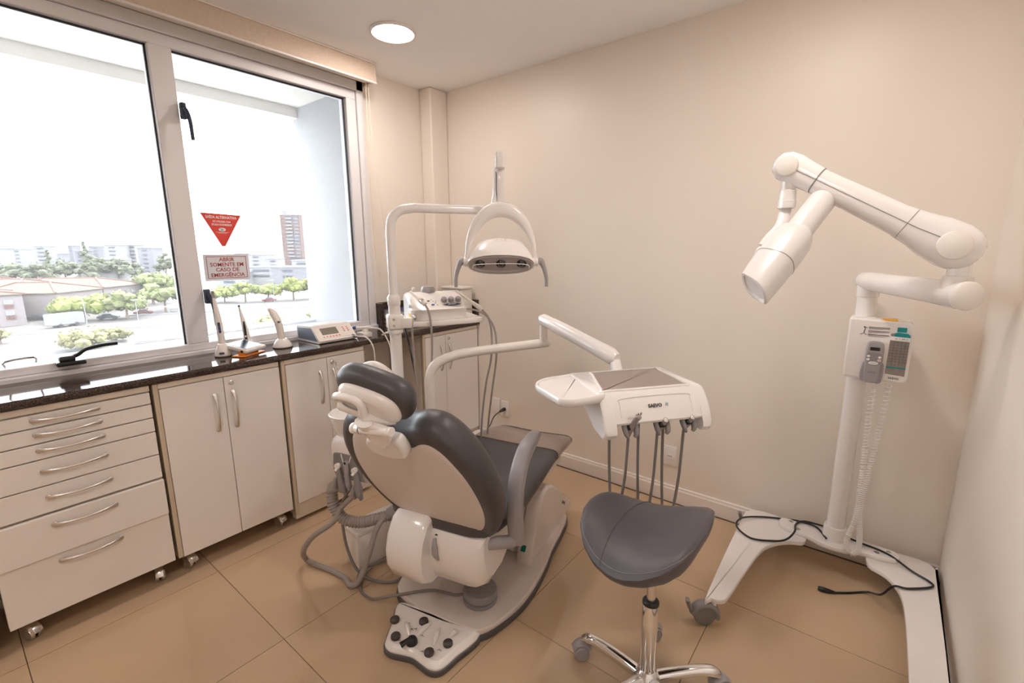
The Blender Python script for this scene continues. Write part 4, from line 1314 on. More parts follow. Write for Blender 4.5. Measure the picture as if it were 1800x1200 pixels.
# white cover box on the floor left of the chair base
jb = thing('junction_box', 'white rectangular cover box on the floor left of the chair base', 'box', (.79, -1.28, 0))
jx = math.radians(-4)
MJ = Matrix.Translation((.775, -1.435, 0)) @ Matrix.Rotation(jx, 4, 'Z')
obj('body', box(B(), -.055, .055, 0.0, .40, 0, .165, .006, 2, MJ), 'plastic', jb)
obj('lid', box(B(), -.058, .058, -.003, .403, .160, .182, .005, 2, MJ), 'plastic', jb)

# cable of the round pedal
obj('cable', tube(B(), [pc_ + Vector(q) for q in ((-.060, -.030, .010), (-.090, -.055, .008))] + G((1.225, -1.365, .056), (1.145, -1.452, .053), (1.075, -1.498, .030), (1.020, -1.512, .008), (.955, -1.512, .007), (.905, -1.482, .008), (.878, -1.440, .012), (.872, -1.405, .02)), .0055, 8, 8), 'darkhose', fpd)

# ================================================================== DELIVERY UNIT
de = thing('delivery_unit', 'white instrument tray on a jointed swing arm with three hanging handpieces', 'dental tray', (.98, -1.118, .45))
bend = catmull([(.985, -1.122, .78), (.985, -1.120, .85), (1.000, -1.092, .905), (1.040, -1.020, .935), (1.085, -.940, .945)], 6)
obj('lower_arm', tube(B(), [(.985, -1.122, .48), (.985, -1.122, .70)] + [tuple(p) for p in bend] + [(1.18, -.775, .952), (1.268, -.625, .958)], .0215, 20), 'ivory', de, smooth=60)
obj('arm_bracket', cyl(B(), (.985, -1.122, .476), (.985, -1.122, .54), .032, 24, .006), 'plastic', de)
jn = obj('arm_joint', cyl(B(), (1.262, -.640, .958), (1.262, -.640, 1.045), .0185, 20), 'ivory', de)
obj('arm_cap', ball(B(), (1.268, -.625, .958), .0213, 2), 'ivory', de)
bm = tube(B(), [(1.243, -.636, 1.073), (1.262, -.640, 1.072), (1.40, -.676, 1.038), (1.58, -.722, .993), (1.675, -.747, .968), (1.700, -.754, .962)], .03, 20, radii=[.020, .029, .032, .033, .034, .022], flat=1.0)
obj('upper_arm', bm, 'enamel', de, smooth=60)
TF = Vector((1.822, -1.098, 0)); TU = Vector((.615, .788, 0)); TV = Vector((-.788, .615, 0))
MT = Matrix((TU, TV, ZV)).transposed().to_4x4(); MT.translation = TF
obj('tray_mount', tube(B(), [(1.690, -.750, .950), MT @ Vector((.19, .27, .890)), MT @ Vector((.18, .20, .868)), MT @ Vector((.17, .10, .862))], .03, 16, 3, radii=[.024, .026, .028, .030], flat=.9), 'plastic', de)
prb = [(.262, .886), (.266, .905), (.262, .926), (.250, .933), (.0, .933), (-.018, .930), (-.034, .916), (-.058, .875), (-.072, .842), (-.068, .834), (-.052, .836), (-.02, .870), (.01, .880)]
def bring(x, vs=1.0, dz=0):
    return [MT @ Vector((x, a, z + dz)) for a, z in prb]
wl = [(.262, .886), (.266, .905), (.262, .926), (.250, .933), (.0, .933), (-.018, .930), (-.036, .914), (-.064, .868), (-.083, .822), (-.084, .808), (-.070, .790), (.0, .800), (.10, .850)]
def wring(x, d=0):
    return [MT @ Vector((x, a * (1 - .02 * d) if a > 0 else a + .003 * d, z - .002 * d if z > .9 else z + .002 * d)) for a, z in wl]
obj('tray_body', loft(B(), [bring(.010), bring(.012), bring(.326), bring(.330)]), 'enamel', de, smooth=40)
obj('side_wing', loft(B(), [wring(-.030, 2), wring(-.026, .5), wring(-.020, 0), wring(.008, 0), wring(.013, .5)]), 'enamel', de, smooth=40)
obj('side_wing', loft(B(), [wring(.327, .5), wring(.332, 0), wring(.352, 0), wring(.359, .5), wring(.363, 2)]), 'enamel', de, smooth=40)
pn = smooth_poly([(.0, .012), (.015, .0), (.29, .0), (.306, .012), (.316, .205), (.306, .224), (.065, .224), (.050, .205)], 3)
obj('instrument_pan', plate(B(), pn, .9325, .9355, .0008, MT), 'pan', de, smooth=30)
bm = B()
q = pn
R1 = inset(q, -.010)
loft(bm, [[MT @ Vector((p[0], p[1], z)) for p in s_] for s_, z in ((R1, .930), (R1, .9355), (inset(q, -.006), .938), (inset(q, -.0005), .9375), (inset(q, -.0005), .932))], cap=False)
obj('pan_rim', bm, 'enamel', de, smooth=50)
so = [(-.020, -.030), (-.135, -.060), (-.170, -.040), (-.200, .105), (-.190, .175), (-.150, .215), (.02, .262), (.0, .10)]
sp_ = fillet([(-.004, -.034), (-.135, -.060), (-.172, -.040), (-.204, .15), (-.150, .215), (.02, .262)], [.03, .05, .05, .06, .05, .03], 7)
bm = B()
loft(bm, [[MT @ Vector((p[0], p[1], z)) for p in s_] for s_, z in ((inset(sp_, .012), .903), (inset(sp_, .003), .908), (sp_, .918), (sp_, .928), (inset(sp_, .003), .932), (inset(sp_, .009), .932), (inset(sp_, .014), .926), (inset(sp_, .018), .9255))])
obj('side_tray', bm, 'enamel', de, smooth=50)
# front panel recess line and lettering
sn = Vector((0, -.054, -.088)).normalized()
def front(x, t):       # t 0 top .. 1 bottom
    a = -.034 + t * (-.072 + .034); z = .916 + t * (.842 - .916)
    return MT @ Vector((x, a, z))
fn = TU.cross(TV * 0.457 + ZV * .889)
upf = (TV * .457 + ZV * .889).normalized()
fn = TU.cross(upf)
text('lettering', 'SAEVO', .0165, 'ink', de, front(.160, .42) + fn * .0042, TU, upf, .0004, bold=.0005)
lg = B()
for k in range(4):
    a = k * PI / 2 + .4
    plate(lg, ellipse(.0026, .0013, 10, .0042 * math.cos(a), .0042 * math.sin(a)), 0, .0008, 0, frame(front(.203, .40) + fn * .0040, TU, upf))
obj('emblem', lg, 'teal', de, smooth=0)
obj('panel_ridge', tube(B(), [front(.035, .78) + fn * .001, front(.036, .25) + fn * .0018, front(.055, .02) + fn * .001, front(.275, .02) + fn * .001, front(.296, .25) + fn * .0018, front(.297, .80) + fn * .001], .0018, 8, 6), 'enamel', de)
# holders and handpieces
def holder(x, k):
    hp0 = MT @ Vector((x, -.048, .832))
    bm = B()
    for s in (-1, 1):
        tube(bm, [hp0 + TU * s * .012 + TV * .010 + ZV * .010, hp0 + TU * s * .019 + TV * -.006 - ZV * .008, hp0 + TU * s * .018 + TV * -.020 - ZV * .030, hp0 + TU * s * .012 + TV * -.020 - ZV * .042], .01, 10, 4, radii=[.010, .012, .010, .006], flat=.8)
    h = obj('handpiece_holder', bm, 'midgrey', de, smooth=60)
    obj('rest_hole', ball(B(), hp0 + TV * -.010 - ZV * .010, .016, 2, (1, 1, .8)), 'black', h)
    top = hp0 + TV * -.026 + ZV * .002
    if k == 0:
        g = obj('air_syringe', tube(B(), [hp0 + TV * .0 - ZV * .045, hp0 + TV * -.016 - ZV * .012, hp0 + TV * -.034 + ZV * .022 + TU * .006, hp0 + TV * -.044 + ZV * .038 + TU * .010], .008, 12, 4, radii=[.006, .0095, .0085, .0105]), 'hose', de)
        g2 = B()
        tube(g2, [hp0 + TV * -.045 + ZV * .040 + TU * .010, hp0 + TV * -.046 + ZV * .036 - TU * .012, hp0 + TV * -.048 + ZV * .035 - TU * .030], .0018, 8)
        for a in (-.004, .005):
            cyl(g2, hp0 + TV * -.046 + ZV * .044 + TU * (.010 + a), hp0 + TV * -.050 + ZV * .052 + TU * (.010 + a), .0028, 10)
        obj('syringe_tip', g2, 'satin', g)
    else:
        g = obj('hose_coupling', tube(B(), [hp0 + TU * -.008 - ZV * .045, hp0 + TV * -.014 - ZV * .014, top + ZV * .006 + TU * .004], .008, 12, 4, radii=[.0055, .0080, .0085]), 'hose', de)
        obj('coupling_face', lathe(B(), [(.0075, 0), (.0085, .002), (.006, .004), (.003, .006), (.001, .006)], top + ZV * .007 + TU * .004, (-TV * .8 + ZV * .5), 16), 'chrome', g)
    return hp0
h0 = holder(.070, 0); h1 = holder(.185, 1); h2_ = holder(.285, 2)
def loop(a, b, low, name='hose', m='darkhose'):
    mid = (a + b) / 2
    obj(name, tube(B(), [a, a.lerp(b, .04) - ZV * .09, a.lerp(b, .10) - ZV * (a.z - low) * .55, a.lerp(b, .28) - ZV * (a.z - low) * .92, Vector((mid.x, mid.y, low)), b.lerp(a, .28) - ZV * (b.z - low) * .92, b.lerp(a, .10) - ZV * (b.z - low) * .55, b], .0050, 8, 8), m, de)
loop(h0 - ZV * .045, MT @ Vector((.050, .06, .875)), .47)
loop(h1 - ZV * .045 - TU * .008, MT @ Vector((.125, -.01, .868)), .44)
loop(h2_ - ZV * .045 - TU * .008, MT @ Vector((.225, .0, .868)), .43)
# ================================================================== SADDLE STOOL
so_ = thing('saddle_stool', 'slate grey saddle stool with chrome five-star base in the foreground', 'stool', (2.060, -1.210, 0))
HX0, HY0 = 2.060, -1.210
SCX, SCY = 2.020, -1.245
# seat: transverse valley near x = -.045; pommel to -x, broad cantle to +x
def hw(x):
    t = (x + .158) / .352          # 0 at pommel .. 1 at cantle
    t = min(max(t, 0), 1)
    prof = [(0, .0), (.02, .060), (.07, .108), (.16, .150), (.30, .184), (.45, .206), (.60, .216), (.74, .212), (.86, .192), (.94, .155), (.985, .090), (1, .0)]
    for (a, va), (b, vb) in zip(prof[:-1], prof[1:]):
        if t <= b:
            return va + (vb - va) * (t - a) / (b - a)
    return 0
def ztop(x, y):
    w = max(hw(x), .02)
    u = x + .040
    z = .612 + (.95 * u * u if u > 0 else 2.4 * u * u)
    z -= (.80 if u < .06 else .80 * max(.25, 1 - (u - .06) * 4.5)) * y * y * (1.0 + 1.2 * max(0, .06 - abs(u)))
    return z
NX, NY = 40, 24
bm = B()
xs = [-.158 + .352 * (0.5 - 0.5 * math.cos(PI * i / NX)) for i in range(NX + 1)]
def zsurf(x, y):
    w = hw(x)
    e = min(1, abs(y) / w) if w > 0 else 1
    ef = min(1, max(0, min((x + .158), (.194 - x)) / .05))
    return ztop(x, y) - .022 * (1 - (1 - e ** 6) * (1 - (1 - ef) ** 3))
grid = {}
for layer in range(2):
    for i, x in enumerate(xs):
        w = hw(x)
        for j in range(NY + 1):
            v = -1 + 2 * j / NY
            y = w * math.sin(v * PI / 2)
            e = abs(math.sin(v * PI / 2))
            edge = max(e, abs((x - .018) / .176))
            rr = math.sqrt(min(1, (e ** 2) * .98)) if w > 0 else 1
            endf = min((x + .158), (.194 - x)) / .05
            ef = min(1, max(0, endf))
            k = (1 - e ** 6) * (1 - (1 - ef) ** 3)       # 1 inside, 0 at rim
            zt = ztop(x, y)
            if layer == 0:
                z = zt - .022 * (1 - k)
            else:
                z = zt - .022 - .048 * min(1, k * 1.6) if k > 0 else zt - .022
            grid[layer, i, j] = bm.verts.new((SCX + x, SCY + y, z))
for layer in range(2):
    for i in range(NX):
        for j in range(NY):
            bm.faces.new((grid[layer, i, j], grid[layer, i + 1, j], grid[layer, i + 1, j + 1], grid[layer, i, j + 1]))
bmesh.ops.remove_doubles(bm, verts=bm.verts, dist=.0012)
seat = obj('seat', bm, 'seatleather', so_, smooth=75)
# transverse seam and rim piping
P = []
for j in range(-9, 10):
    x = -.044 + .020 * (j / 9) ** 2
    y = hw(x) * .985 * j / 9
    P.append((SCX + x, SCY + y, zsurf(x, y) + .0003))
obj('seam', tube(B(), P, .0021, 6, 2), 'darkgrey', seat)
P = []
for sd in (1, -1):
    for i in (range(2, NX - 1) if sd == 1 else range(NX - 2, 1, -1)):
        x = xs[i] * .965 + .0003
        y = sd * hw(x) * .935
        P.append((SCX + x, SCY + y, zsurf(x, y) + .0002))
obj('rim_stitching', tube(B(), P + P[:1], .0011, 5), 'stitch', seat)
bm = B()
box(bm, -.09, .09, -.07, .07, .525, .548, .006, 2, Matrix.Translation((HX0, HY0, 0)))
cyl(bm, (HX0, HY0, .50), (HX0, HY0, .53), .028, 18)
obj('seat_plate', bm, 'black', so_)
obj('tilt_lever', tube(B(), [(HX0 - .02, HY0 - .05, .52), (HX0 - .03, HY0 - .13, .512), (HX0 - .035, HY0 - .165, .507)], .006, 8, 3, flat=1.6), 'black', so_)
obj('gas_rod', cyl(B(), (HX0, HY0, .30), (HX0, HY0, .51), .014, 24), 'satin', so_)
obj('column', cyl(B(), (HX0, HY0, .058), (HX0, HY0, .333), .0245, 32, .002), 'chrome', so_)
obj('collar', lathe(B(), [(.0145, 0), (.0145, .006), (.022, .006), (.0252, .002), (.0255, -.006), (.0245, -.007)], (HX0, HY0, .333), seg=28), 'black', so_)
obj('hub', lathe(B(), [(.026, .030), (.040, .034), (.044, .05), (.040, .075), (.028, .088), (.0245, .092)], (HX0, HY0, 0), seg=28), 'chrome', so_)
CASTG = B()
for s in (-1, 1):
    lathe(CASTG, [(.010, -.010), (.024, -.010), (.0262, -.006), (.0262, .006), (.023, .0095), (.010, .010)], (.012, s * .0125, .0262), (0, 1, 0), 22)
tube(CASTG, [(.036, 0, .040), (.020, 0, .056), (-.008, 0, .054), (-.014, 0, .040)], .012, 10, 4, flat=1.7)
cyl(CASTG, (0, 0, .05), (0, 0, .074), .0065, 10)
CASTG = finish(CASTG)
CASTG.materials.append(M['grey'])
for k in range(5):
    a = math.radians(181 - 72 * k)
    d = Vector((math.cos(a), math.sin(a), 0))
    base_ = Vector((HX0, HY0, 0))
    pts = [base_ + d * .03 + ZV * .062, base_ + d * .09 + ZV * .076, base_ + d * .16 + ZV * .086, base_ + d * .205 + ZV * .084, base_ + d * .226 + ZV * .072]
    l = obj('leg', tube(B(), pts, .016, 14, 5, radii=[.019, .017, .016, .0165, .013], flat=1.15), 'chrome', so_, smooth=60)
    inst('caster', CASTG, so_, base_ + d * .222, (0, 0, a + (.7, -.9, .3, 1.2, -.4)[k]))

# ================================================================== X-RAY UNIT
xr = thing('xray_unit', 'white mobile dental x-ray unit with folded scissor arm beside the right wall', 'x-ray machine', (2.465, -.115, 0))
XC, YC = 2.465, -.115
left = smooth_poly([(2.100, -.150), (2.108, -.070), (2.150, -.032), (2.215, -.030), (2.30, -.045), (2.36, -.10), (2.365, -.19), (2.31, -.228), (2.262, -.285), (2.228, -.370), (2.205, -.56), (2.188, -.750), (2.172, -.790), (2.140, -.802), (2.118, -.778)], 4)
right = smooth_poly([(2.808, -.150), (2.806, -.080), (2.770, -.040), (2.71, -.038), (2.63, -.050), (2.585, -.10), (2.590, -.200), (2.650, -.245), (2.690, -.33), (2.703, -.46), (2.706, -.70), (2.706, -1.00), (2.725, -1.03), (2.780, -1.03), (2.800, -1.00)], 4)
for nm, q in (('left', left), ('right', right)):
    obj('base_leg', plate(B(), q, .098, .118, .004), 'enamel', xr, smooth=40)
bar_ = smooth_poly([(2.255, -.075), (2.30, -.062), (2.40, -.060), (2.47, -.045), (2.54, -.060), (2.64, -.066), (2.685, -.080), (2.69, -.125), (2.655, -.150), (2.56, -.165), (2.50, -.192), (2.43, -.192), (2.37, -.165), (2.29, -.150), (2.255, -.125)], 4)
cb = obj('cross_bar', plate(B(), bar_, .118, .138, .004), 'enamel', xr, smooth=40)
for x, y in ((2.295, -.085), (2.330, -.135), (2.615, -.130), (2.655, -.095)):
    obj('screw', lathe(B(), [(.010, 0), (.009, .0015), (.004, .001), (.0035, -.0005), (.001, -.0005)], (x, y, .138), seg=14), 'satin', cb)
obj('post_socket', lathe(B(), [(.0355, 0), (.0445, .0), (.0450, .006), (.0430, .058), (.0405, .062), (.034, .062)], (XC, YC, .138), seg=32), 'enamel', xr)
obj('post', cyl(B(), (XC, YC, .138), (XC, YC, 1.225), .0340, 32), 'enamel', xr)
def xcaster(x, y, a):
    g = B()
    for s in (-1, 1):
        lathe(g, [(.012, -.013), (.036, -.013), (.0400, -.008), (.0405, .006), (.037, .012), (.012, .013)], (x, y + s * .0, .0405), (math.sin(a), -math.cos(a), 0)) if s == 1 else None
    w = obj('caster', g, 'castergrey', xr)
    n_ = Vector((math.sin(a), -math.cos(a), 0)); f_ = Vector((math.cos(a), math.sin(a), 0))
    g = B()
    c_ = Vector((x, y, .0405))
    arc = [c_ + f_ * (.046 * math.cos(q)) + ZV * (.046 * math.sin(q)) for q in [math.radians(v) for v in range(-10, 185, 15)]]
    tube(g, arc, .012, 10, flat=1.9, up=(0, 0, 1))
    obj('caster_fork', g, 'castergrey', w, smooth=60)
    g = B()
    tube(g, [c_ - f_ * .046 + ZV * .012, c_ - f_ * .060 + ZV * .040, c_ - f_ * .066 + ZV * .062], .008, 8, 3, flat=1.8)
    obj('brake_pedal', g, 'castergrey', w)
    cyl_ = cyl(B(), (x + f_.x * .03, y + f_.y * .03, .07), (x + f_.x * .03, y + f_.y * .03, .099), .0115, 14)
    obj('caster_stem', cyl_, 'plastic', w)
xcaster(2.120, -.805, .62)
for x, y in ((2.14, -.075), (2.775, -.085)):
    xcaster(x, y, .1)
xcaster(2.745, -.98, .5)
# control box on the post
XB = frame((XC - .040, -.205, 0), (1, -.0, 0), (0, 0, 1), (0, -1, 0))
bxp = fillet([(-.004, .891), (-.004, 1.130), (.197, 1.122), (.197, .889)], [.012, .012, .03, .024], 6)
bm = plate(B(), bxp, -.115, .0, .008, XB)
xb = obj('control_box', bm, 'plastic', xr, smooth=50)
obj('box_sleeve', cyl(B(), (XC, YC, .897), (XC, YC, 1.128), .0435, 32, .005), 'plastic', xb)
def onbox(x, z, d=.001):
    return Vector((XC - .040 + x, -.205 - d, z))
def pbox(name, m, pts, d=.0012, parent=xb):
    return obj(name, plate(B(), pts, 0, d, 0, frame((XC - .040, -.2052, 0), (1, 0, 0), (0, 0, 1), (0, -1, 0))), m, parent, smooth=0)
pbox('green_label', 'teal', rrect(.028, .018, .0015, .160, 1.094, 2))
ch_ = pbox('exposure_chart', 'greyprint', [(.128, .922), (.186, .918), (.1865, 1.060), (.1295, 1.062)], .0010)
pbox('chart_header', 'teal', [(.1395, 1.068), (.187, 1.066), (.187, 1.073), (.180, 1.081), (.150, 1.083), (.1395, 1.080)], .0018)
pbox('chart_tab', 'midgrey', [(.129, 1.069), (.139, 1.068), (.139, 1.080), (.133, 1.079), (.129, 1.075)], .0018)
bm = B()
fr_ = frame((XC - .040, -.2052, 0), (1, 0, 0), (0, 0, 1), (0, -1, 0))
plate(bm, [(.1293, 1.053), (.187, 1.051), (.187, 1.066), (.1293, 1.0675)], 0, .0018, 0, fr_)
obj('chart_heading', bm, 'white', xb, smooth=0)
bm = B()
for k in range(8):
    z = 1.045 - .0105 * k
    box(bm, .1292, .1865, z, z + .0006, 0, .0016, mtx=fr_)
for x in (.142, .153, .164, .175):
    box(bm, x, x + .0006, .955, 1.052, 0, .0016, mtx=fr_)
obj('chart_grid', bm, 'ink', xb, smooth=0)
bm = B()
box(bm, .1285, .1865, .946, .951, 0, .0018, mtx=fr_)
obj('chart_stripe', bm, 'teal', xb, smooth=0)
for k in range(4):
    text('lettering', ('M', 'I', 'PM', 'C')[k], .0075, 'ink', xb, onbox(.1465 + .0105 * k, 1.0585, .0024), (1, 0, 0), (0, 0, 1), .0001)
text('lettering', 'SAEVO', .0105, 'ink', xb, onbox(.155, .906, .0004), (1, 0, -.03), (0, 0, 1), .0003, bold=.0003)
bm = B(); bm2 = B()
for k, z in enumerate((1.096, 1.082, 1.068)):
    box(bm, .060, .124, z - .0022, z + .0022, 0, .0014, mtx=fr_)
    for j in range(2):
        box(bm2, .060, .124 - .012 * ((k + j) % 3) - .01 * j, z - .0048 - .0022 * j, z - .0042 - .0022 * j, 0, .0012, mtx=fr_)
obj('warning_bar', bm, 'greyprint', xb, smooth=0)
obj('fine_print', bm2, 'midgrey', xb, smooth=0)
bm = B()
tube(bm, [onbox(a, z, .0008) for a, z in ((.036, 1.066), (.047, 1.072), (.056, 1.066))], .0010, 6)
tube(bm, [onbox(a, z, .0008) for a, z in ((.047, 1.072), (.048, 1.083), (.050, 1.090), (.046, 1.097), (.056, 1.093))], .0012, 6)
ball(bm, onbox(.047, 1.0955, .0008), .0030, 1, (1, .3, 1))
obj('symbol', bm, 'ink', xb, smooth=0)
obj('yellow_sticker', box(B(), XC + .060, XC + .105, -.200, -.150, 1.1245, 1.1275), 'yellow', xb, smooth=0)
# handset in its cradle
hsn = thing('xray_handset', 'grey handset with small display and coiled white cord on the x-ray control box', 'remote control', tuple(onbox(.085, .89)))
hsn_f = frame((XC - .040, -.2075, 0), (1, 0, 0), (0, 0, 1), (0, -1, 0))
obj('body', plate(B(), smooth_poly([(.064, .892), (.062, 1.020), (.072, 1.042), (.088, 1.045), (.106, 1.042), (.116, 1.020), (.113, .892), (.10, .884), (.08, .884)], 3), 0, .022, .005, hsn_f), 'grey', hsn, smooth=50)
obj('cradle', plate(B(), smooth_poly([(.052, .894), (.056, .955), (.070, .962), (.110, .960), (.122, .952), (.120, .890), (.105, .882), (.075, .882)], 3), .0, .013, .003, hsn_f), 'grey', hsn, smooth=50)
pnl = obj('keypad', plate(B(), smooth_poly([(.066, .998), (.089, 1.003), (.112, .997), (.112, .975), (.104, .957), (.090, .951), (.076, .957), (.067, .975)], 4), .0215, .0232, .0006, hsn_f), 'midgrey', hsn)
obj('display', plate(B(), rrect(.030, .013, .002, .0885, 1.017, 2), .0215, .0230, 0, hsn_f), 'lens', hsn, smooth=0)
bm = B()
for a, z in ((.0715, .988), (.1060, .986), (.0715, .975), (.1055, .974)):
    plate(bm, ellipse(.0052, .0046, 16, a, z), .0232, .0242, .0003, hsn_f)
plate(bm, ellipse(.0155, .0062, 22, .0885, .962), .0232, .0242, .0003, hsn_f)
obj('key', bm, 'white', pnl, smooth=30)
obj('exposure_key', plate(B(), ellipse(.0024, .0024, 12, .1055, .974), .0242, .0247, 0, hsn_f), 'red', pnl, smooth=0, label='red key dot')
text('lettering', 'X-RAY', .0065, 'ink', pnl, hsn_f @ Vector((.0905, .962, .0245)), (1, 0, 0), (0, 0, 1), .0001)
text('lettering', 'SAEVO', .0075, 'ink', hsn, hsn_f @ Vector((.087, .925, .0223)), (1, 0, 0), (0, 0, 1), .0002)
# coiled cord, hanging loop
def coil_path(pts, r, pitch, seg=9):
    P_ = catmull(pts, 30)
    L = [0]
    for a, b in zip(P_[:-1], P_[1:]):
        L.append(L[-1] + (b - a).length)
    out = []
    k = 0
    s = 0.0
    ph = 0.0
    X = Vector((0, 1, 0))
    while s < L[-1]:
        while k < len(L) - 2 and L[k + 1] < s:
            k += 1
        t = (s - L[k]) / max(L[k + 1] - L[k], 1e-9)
        c = P_[k].lerp(P_[k + 1], t)
        T = (P_[k + 1] - P_[k]).normalized()
        X = (X - T * X.dot(T)).normalized()
        Y = T.cross(X)
        pt = pitch(s / L[-1])
        out.append(c + (X * math.cos(ph) + Y * math.sin(ph)) * r)
        ph += 2 * PI / seg
        s += pt / seg
    return out
cz_ = [(2.524, -.215, .855), (2.524, -.208, .78), (2.527, -.200, .62), (2.532, -.195, .45), (2.530, -.195, .30), (2.514, -.200, .215), (2.512, -.202, .165), (2.532, -.205, .140), (2.552, -.202, .165), (2.550, -.200, .23), (2.540, -.197, .32), (2.545, -.196, .45), (2.557, -.198, .62), (2.566, -.198, .78), (2.572, -.196, .885)]
cp2 = coil_path(cz_, .0085, lambda t: .0072 + .012 * (abs(t - .5) * 2) ** 2.0)
obj('coiled_cord', tube(B(), cp2, .0030, 5), 'plastic', hsn, smooth=60)
obj('cord_tail', tube(B(), [(2.524, -.222, .889), (2.524, -.220, .870), cp2[0]], .0026, 8, 3), 'plastic', hsn)

# first arm: tube from the post head to the right
g = B()
cyl(g, (XC, YC, 1.205), (XC, YC, 1.262), .0385, 28, .003)
obj('post_head', g, 'enamel', xr)
A0, A1 = Vector((XC - .012, YC + .008, 1.268)), Vector((2.700, -.600, 1.258))
dA = (A1 - A0).normalized()
g = B()
tube(g, [A0 - dA * .030, A0 - dA * .024, A0 - dA * .010, A0, A0 + dA * .05, A1 - dA * .14, A1], .04, 26, radii=[.010, .024, .0335, .0360, .0365, .0380, .0415])
obj('first_arm', g, 'enamel', xr, smooth=60)
obj('end_cap', lathe(B(), [(.0415, -.002), (.0425, .004), (.0405, .010), (.034, .015), (.018, .019), (.001, .020)], A1, dA, 30), 'ivory', xr)
J = A1 - dA * .045
obj('joint_collar', lathe(B(), [(.038, .0), (.0365, .035), (.0355, .052), (.028, .055)], J, seg=28), 'ivory', xr)
obj('joint_pin', cyl(B(), J + ZV * .05, J + ZV * .105, .0275, 26), 'enamel', xr)
# scissor arm
R0_ = Vector((J.x - .022, J.y, 1.400)); L0_ = Vector((2.212, -.548, 1.668))
dS = (L0_ - R0_).normalized()
Ls = (L0_ - R0_).length
ny = Vector((0, -1, 0))
ny = (ny - dS * ny.dot(dS)).normalized()
us = ny.cross(dS)
us = us if us.z > 0 else -us
def sring(s, h, w, off=0, n=24):
    c = R0_ + dS * s + us * off
    return [c + us * h * math.copysign(abs(math.cos(q)) ** .8, math.cos(q)) + ny * w * math.copysign(abs(math.sin(q)) ** .8, math.sin(q)) for q in [2 * PI * k / n for k in range(n)]]
SR = [(-.070, .012, .012), (-.064, .034, .034), (-.050, .052, .048), (-.026, .063, .054), (.0, .067, .056), (.05, .064, .055), (.10, .053, .050), (.16, .046, .046), (.28, .043, .043), (Ls - .12, .041, .041), (Ls - .06, .046, .041), (Ls - .02, .051, .042), (Ls + .015, .048, .041), (Ls + .038, .034, .034), (Ls + .050, .010, .012)]
obj('scissor_arm', loft(B(), [sring(*q) for q in SR]), 'enamel', xr, smooth=60)
obj('band_ring', loft(B(), [sring(Ls - .105, .0418, .0410), sring(Ls - .105, .0428, .0420), sring(Ls - .101, .0432, .0424), sring(Ls - .101, .0420, .0412)], cap=False), 'midgrey', xr)
obj('seam', tube(B(), [R0_ + dS * (.038) + ny * .0568 + us * .004, R0_ + dS * .10 + ny * .0508, R0_ + dS * .16 + ny * .0465, R0_ + dS * .28 + ny * .0434, R0_ + dS * (Ls - .12) + ny * .0414, R0_ + dS * (Ls - .03) + ny * .0425], .0009, 6), 'midgrey', xr)
obj('seam', loft(B(), [sring(.128, .0492, .0482), sring(.128, .0500, .0488), sring(.130, .0498, .0486), sring(.130, .0490, .0478)], cap=False), 'midgrey', xr)
obj('pivot_cap', lathe(B(), [(.039, 0), (.0405, .004), (.038, .009), (.029, .0125), (.001, .015)], R0_ + ny * .054, ny, 30), 'ivory', xr)
obj('pivot_cap', lathe(B(), [(.033, 0), (.0345, .004), (.032, .008), (.022, .011), (.001, .0125)], L0_ + ny * .040, ny, 28), 'ivory', xr)
# fork and tube head
D0 = L0_ + Vector((.004, -.004, -.035))
obj('drop_pivot', lathe(B(), [(.024, .0), (.023, -.040), (.0265, -.042), (.0275, -.075), (.0285, -.076), (.0285, -.100), (.024, -.103)], D0, seg=24), 'enamel', xr)
F0 = D0 - ZV * .100
fpts = [F0 + Vector((0, 0, .005)), Vector((2.215, -.566, 1.515)), Vector((2.212, -.600, 1.470)), Vector((2.192, -.640, 1.430)), Vector((2.182, -.672, 1.402))]
obj('fork', tube(B(), fpts, .02, 12, 6, radii=[.018, .018, .018, .020, .020], flat=.32, up=(1, .3, 0)), 'xshell', xr, smooth=60)
Q1, Q2, Q3 = Vector((2.338, -.530, 1.585)), Vector((2.263, -.680, 1.425)), Vector((2.172, -.860, 1.228))
dq = (Q3 - Q1).normalized()
obj('cone', cyl(B(), Q1, Q2 + dq * .04, .0405, 28, .003, r2=.0420), 'xshell', xr, smooth=50)
xq = dq.orthogonal().normalized(); xq = (Vector((1, 0, 0)) - dq * dq.x).normalized(); yq = dq.cross(xq)
def tring(p, a, b, e=.8, cut=0):
    return [p + xq * a * math.copysign(abs(math.cos(q)) ** e, math.cos(q)) + yq * b * math.copysign(abs(math.sin(q)) ** e, math.sin(q)) + dq * cut * math.cos(q) for q in [2 * PI * k / 28 for k in range(28)]]
Lq = (Q3 - Q2).length
TH = [(-.030, .042, .042, 0), (-.018, .052, .050, 0), (.004, .058, .056, 0), (.05, .060, .058, 0), (.10, .060, .058, 0), (.108, .0597, .0577, 0), (.17, .057, .056, .010), (.215, .054, .053, .022)]
hd_ = obj('tube_head', loft(B(), [tring(Q2 + dq * s, a, b, .75, c) for s, a, b, c in TH]), 'xshell', xr, smooth=50)
obj('seam', loft(B(), [tring(Q2 + dq * s, a, b, .75) for s, a, b in ((.1035, .0602, .0582), (.1035, .0607, .0587), (.1055, .0607, .0587), (.1055, .0600, .0580))], cap=False), 'midgrey', hd_)
obj('end_rim', loft(B(), [tring(Q2 + dq * s, a, b, .75, c) for s, a, b, c in ((.210, .0548, .0538, .0215), (.222, .0535, .0525, .0225), (.224, .046, .045, .0225), (.212, .042, .041, .0215))], cap=True), 'xshell', hd_, smooth=40)
obj('dial', cyl(B(), Q2 + dq * .085 - xq * .055 - yq * .0, Q2 + dq * .085 - xq * .068, .022, 20, .004), 'xshell', hd_)
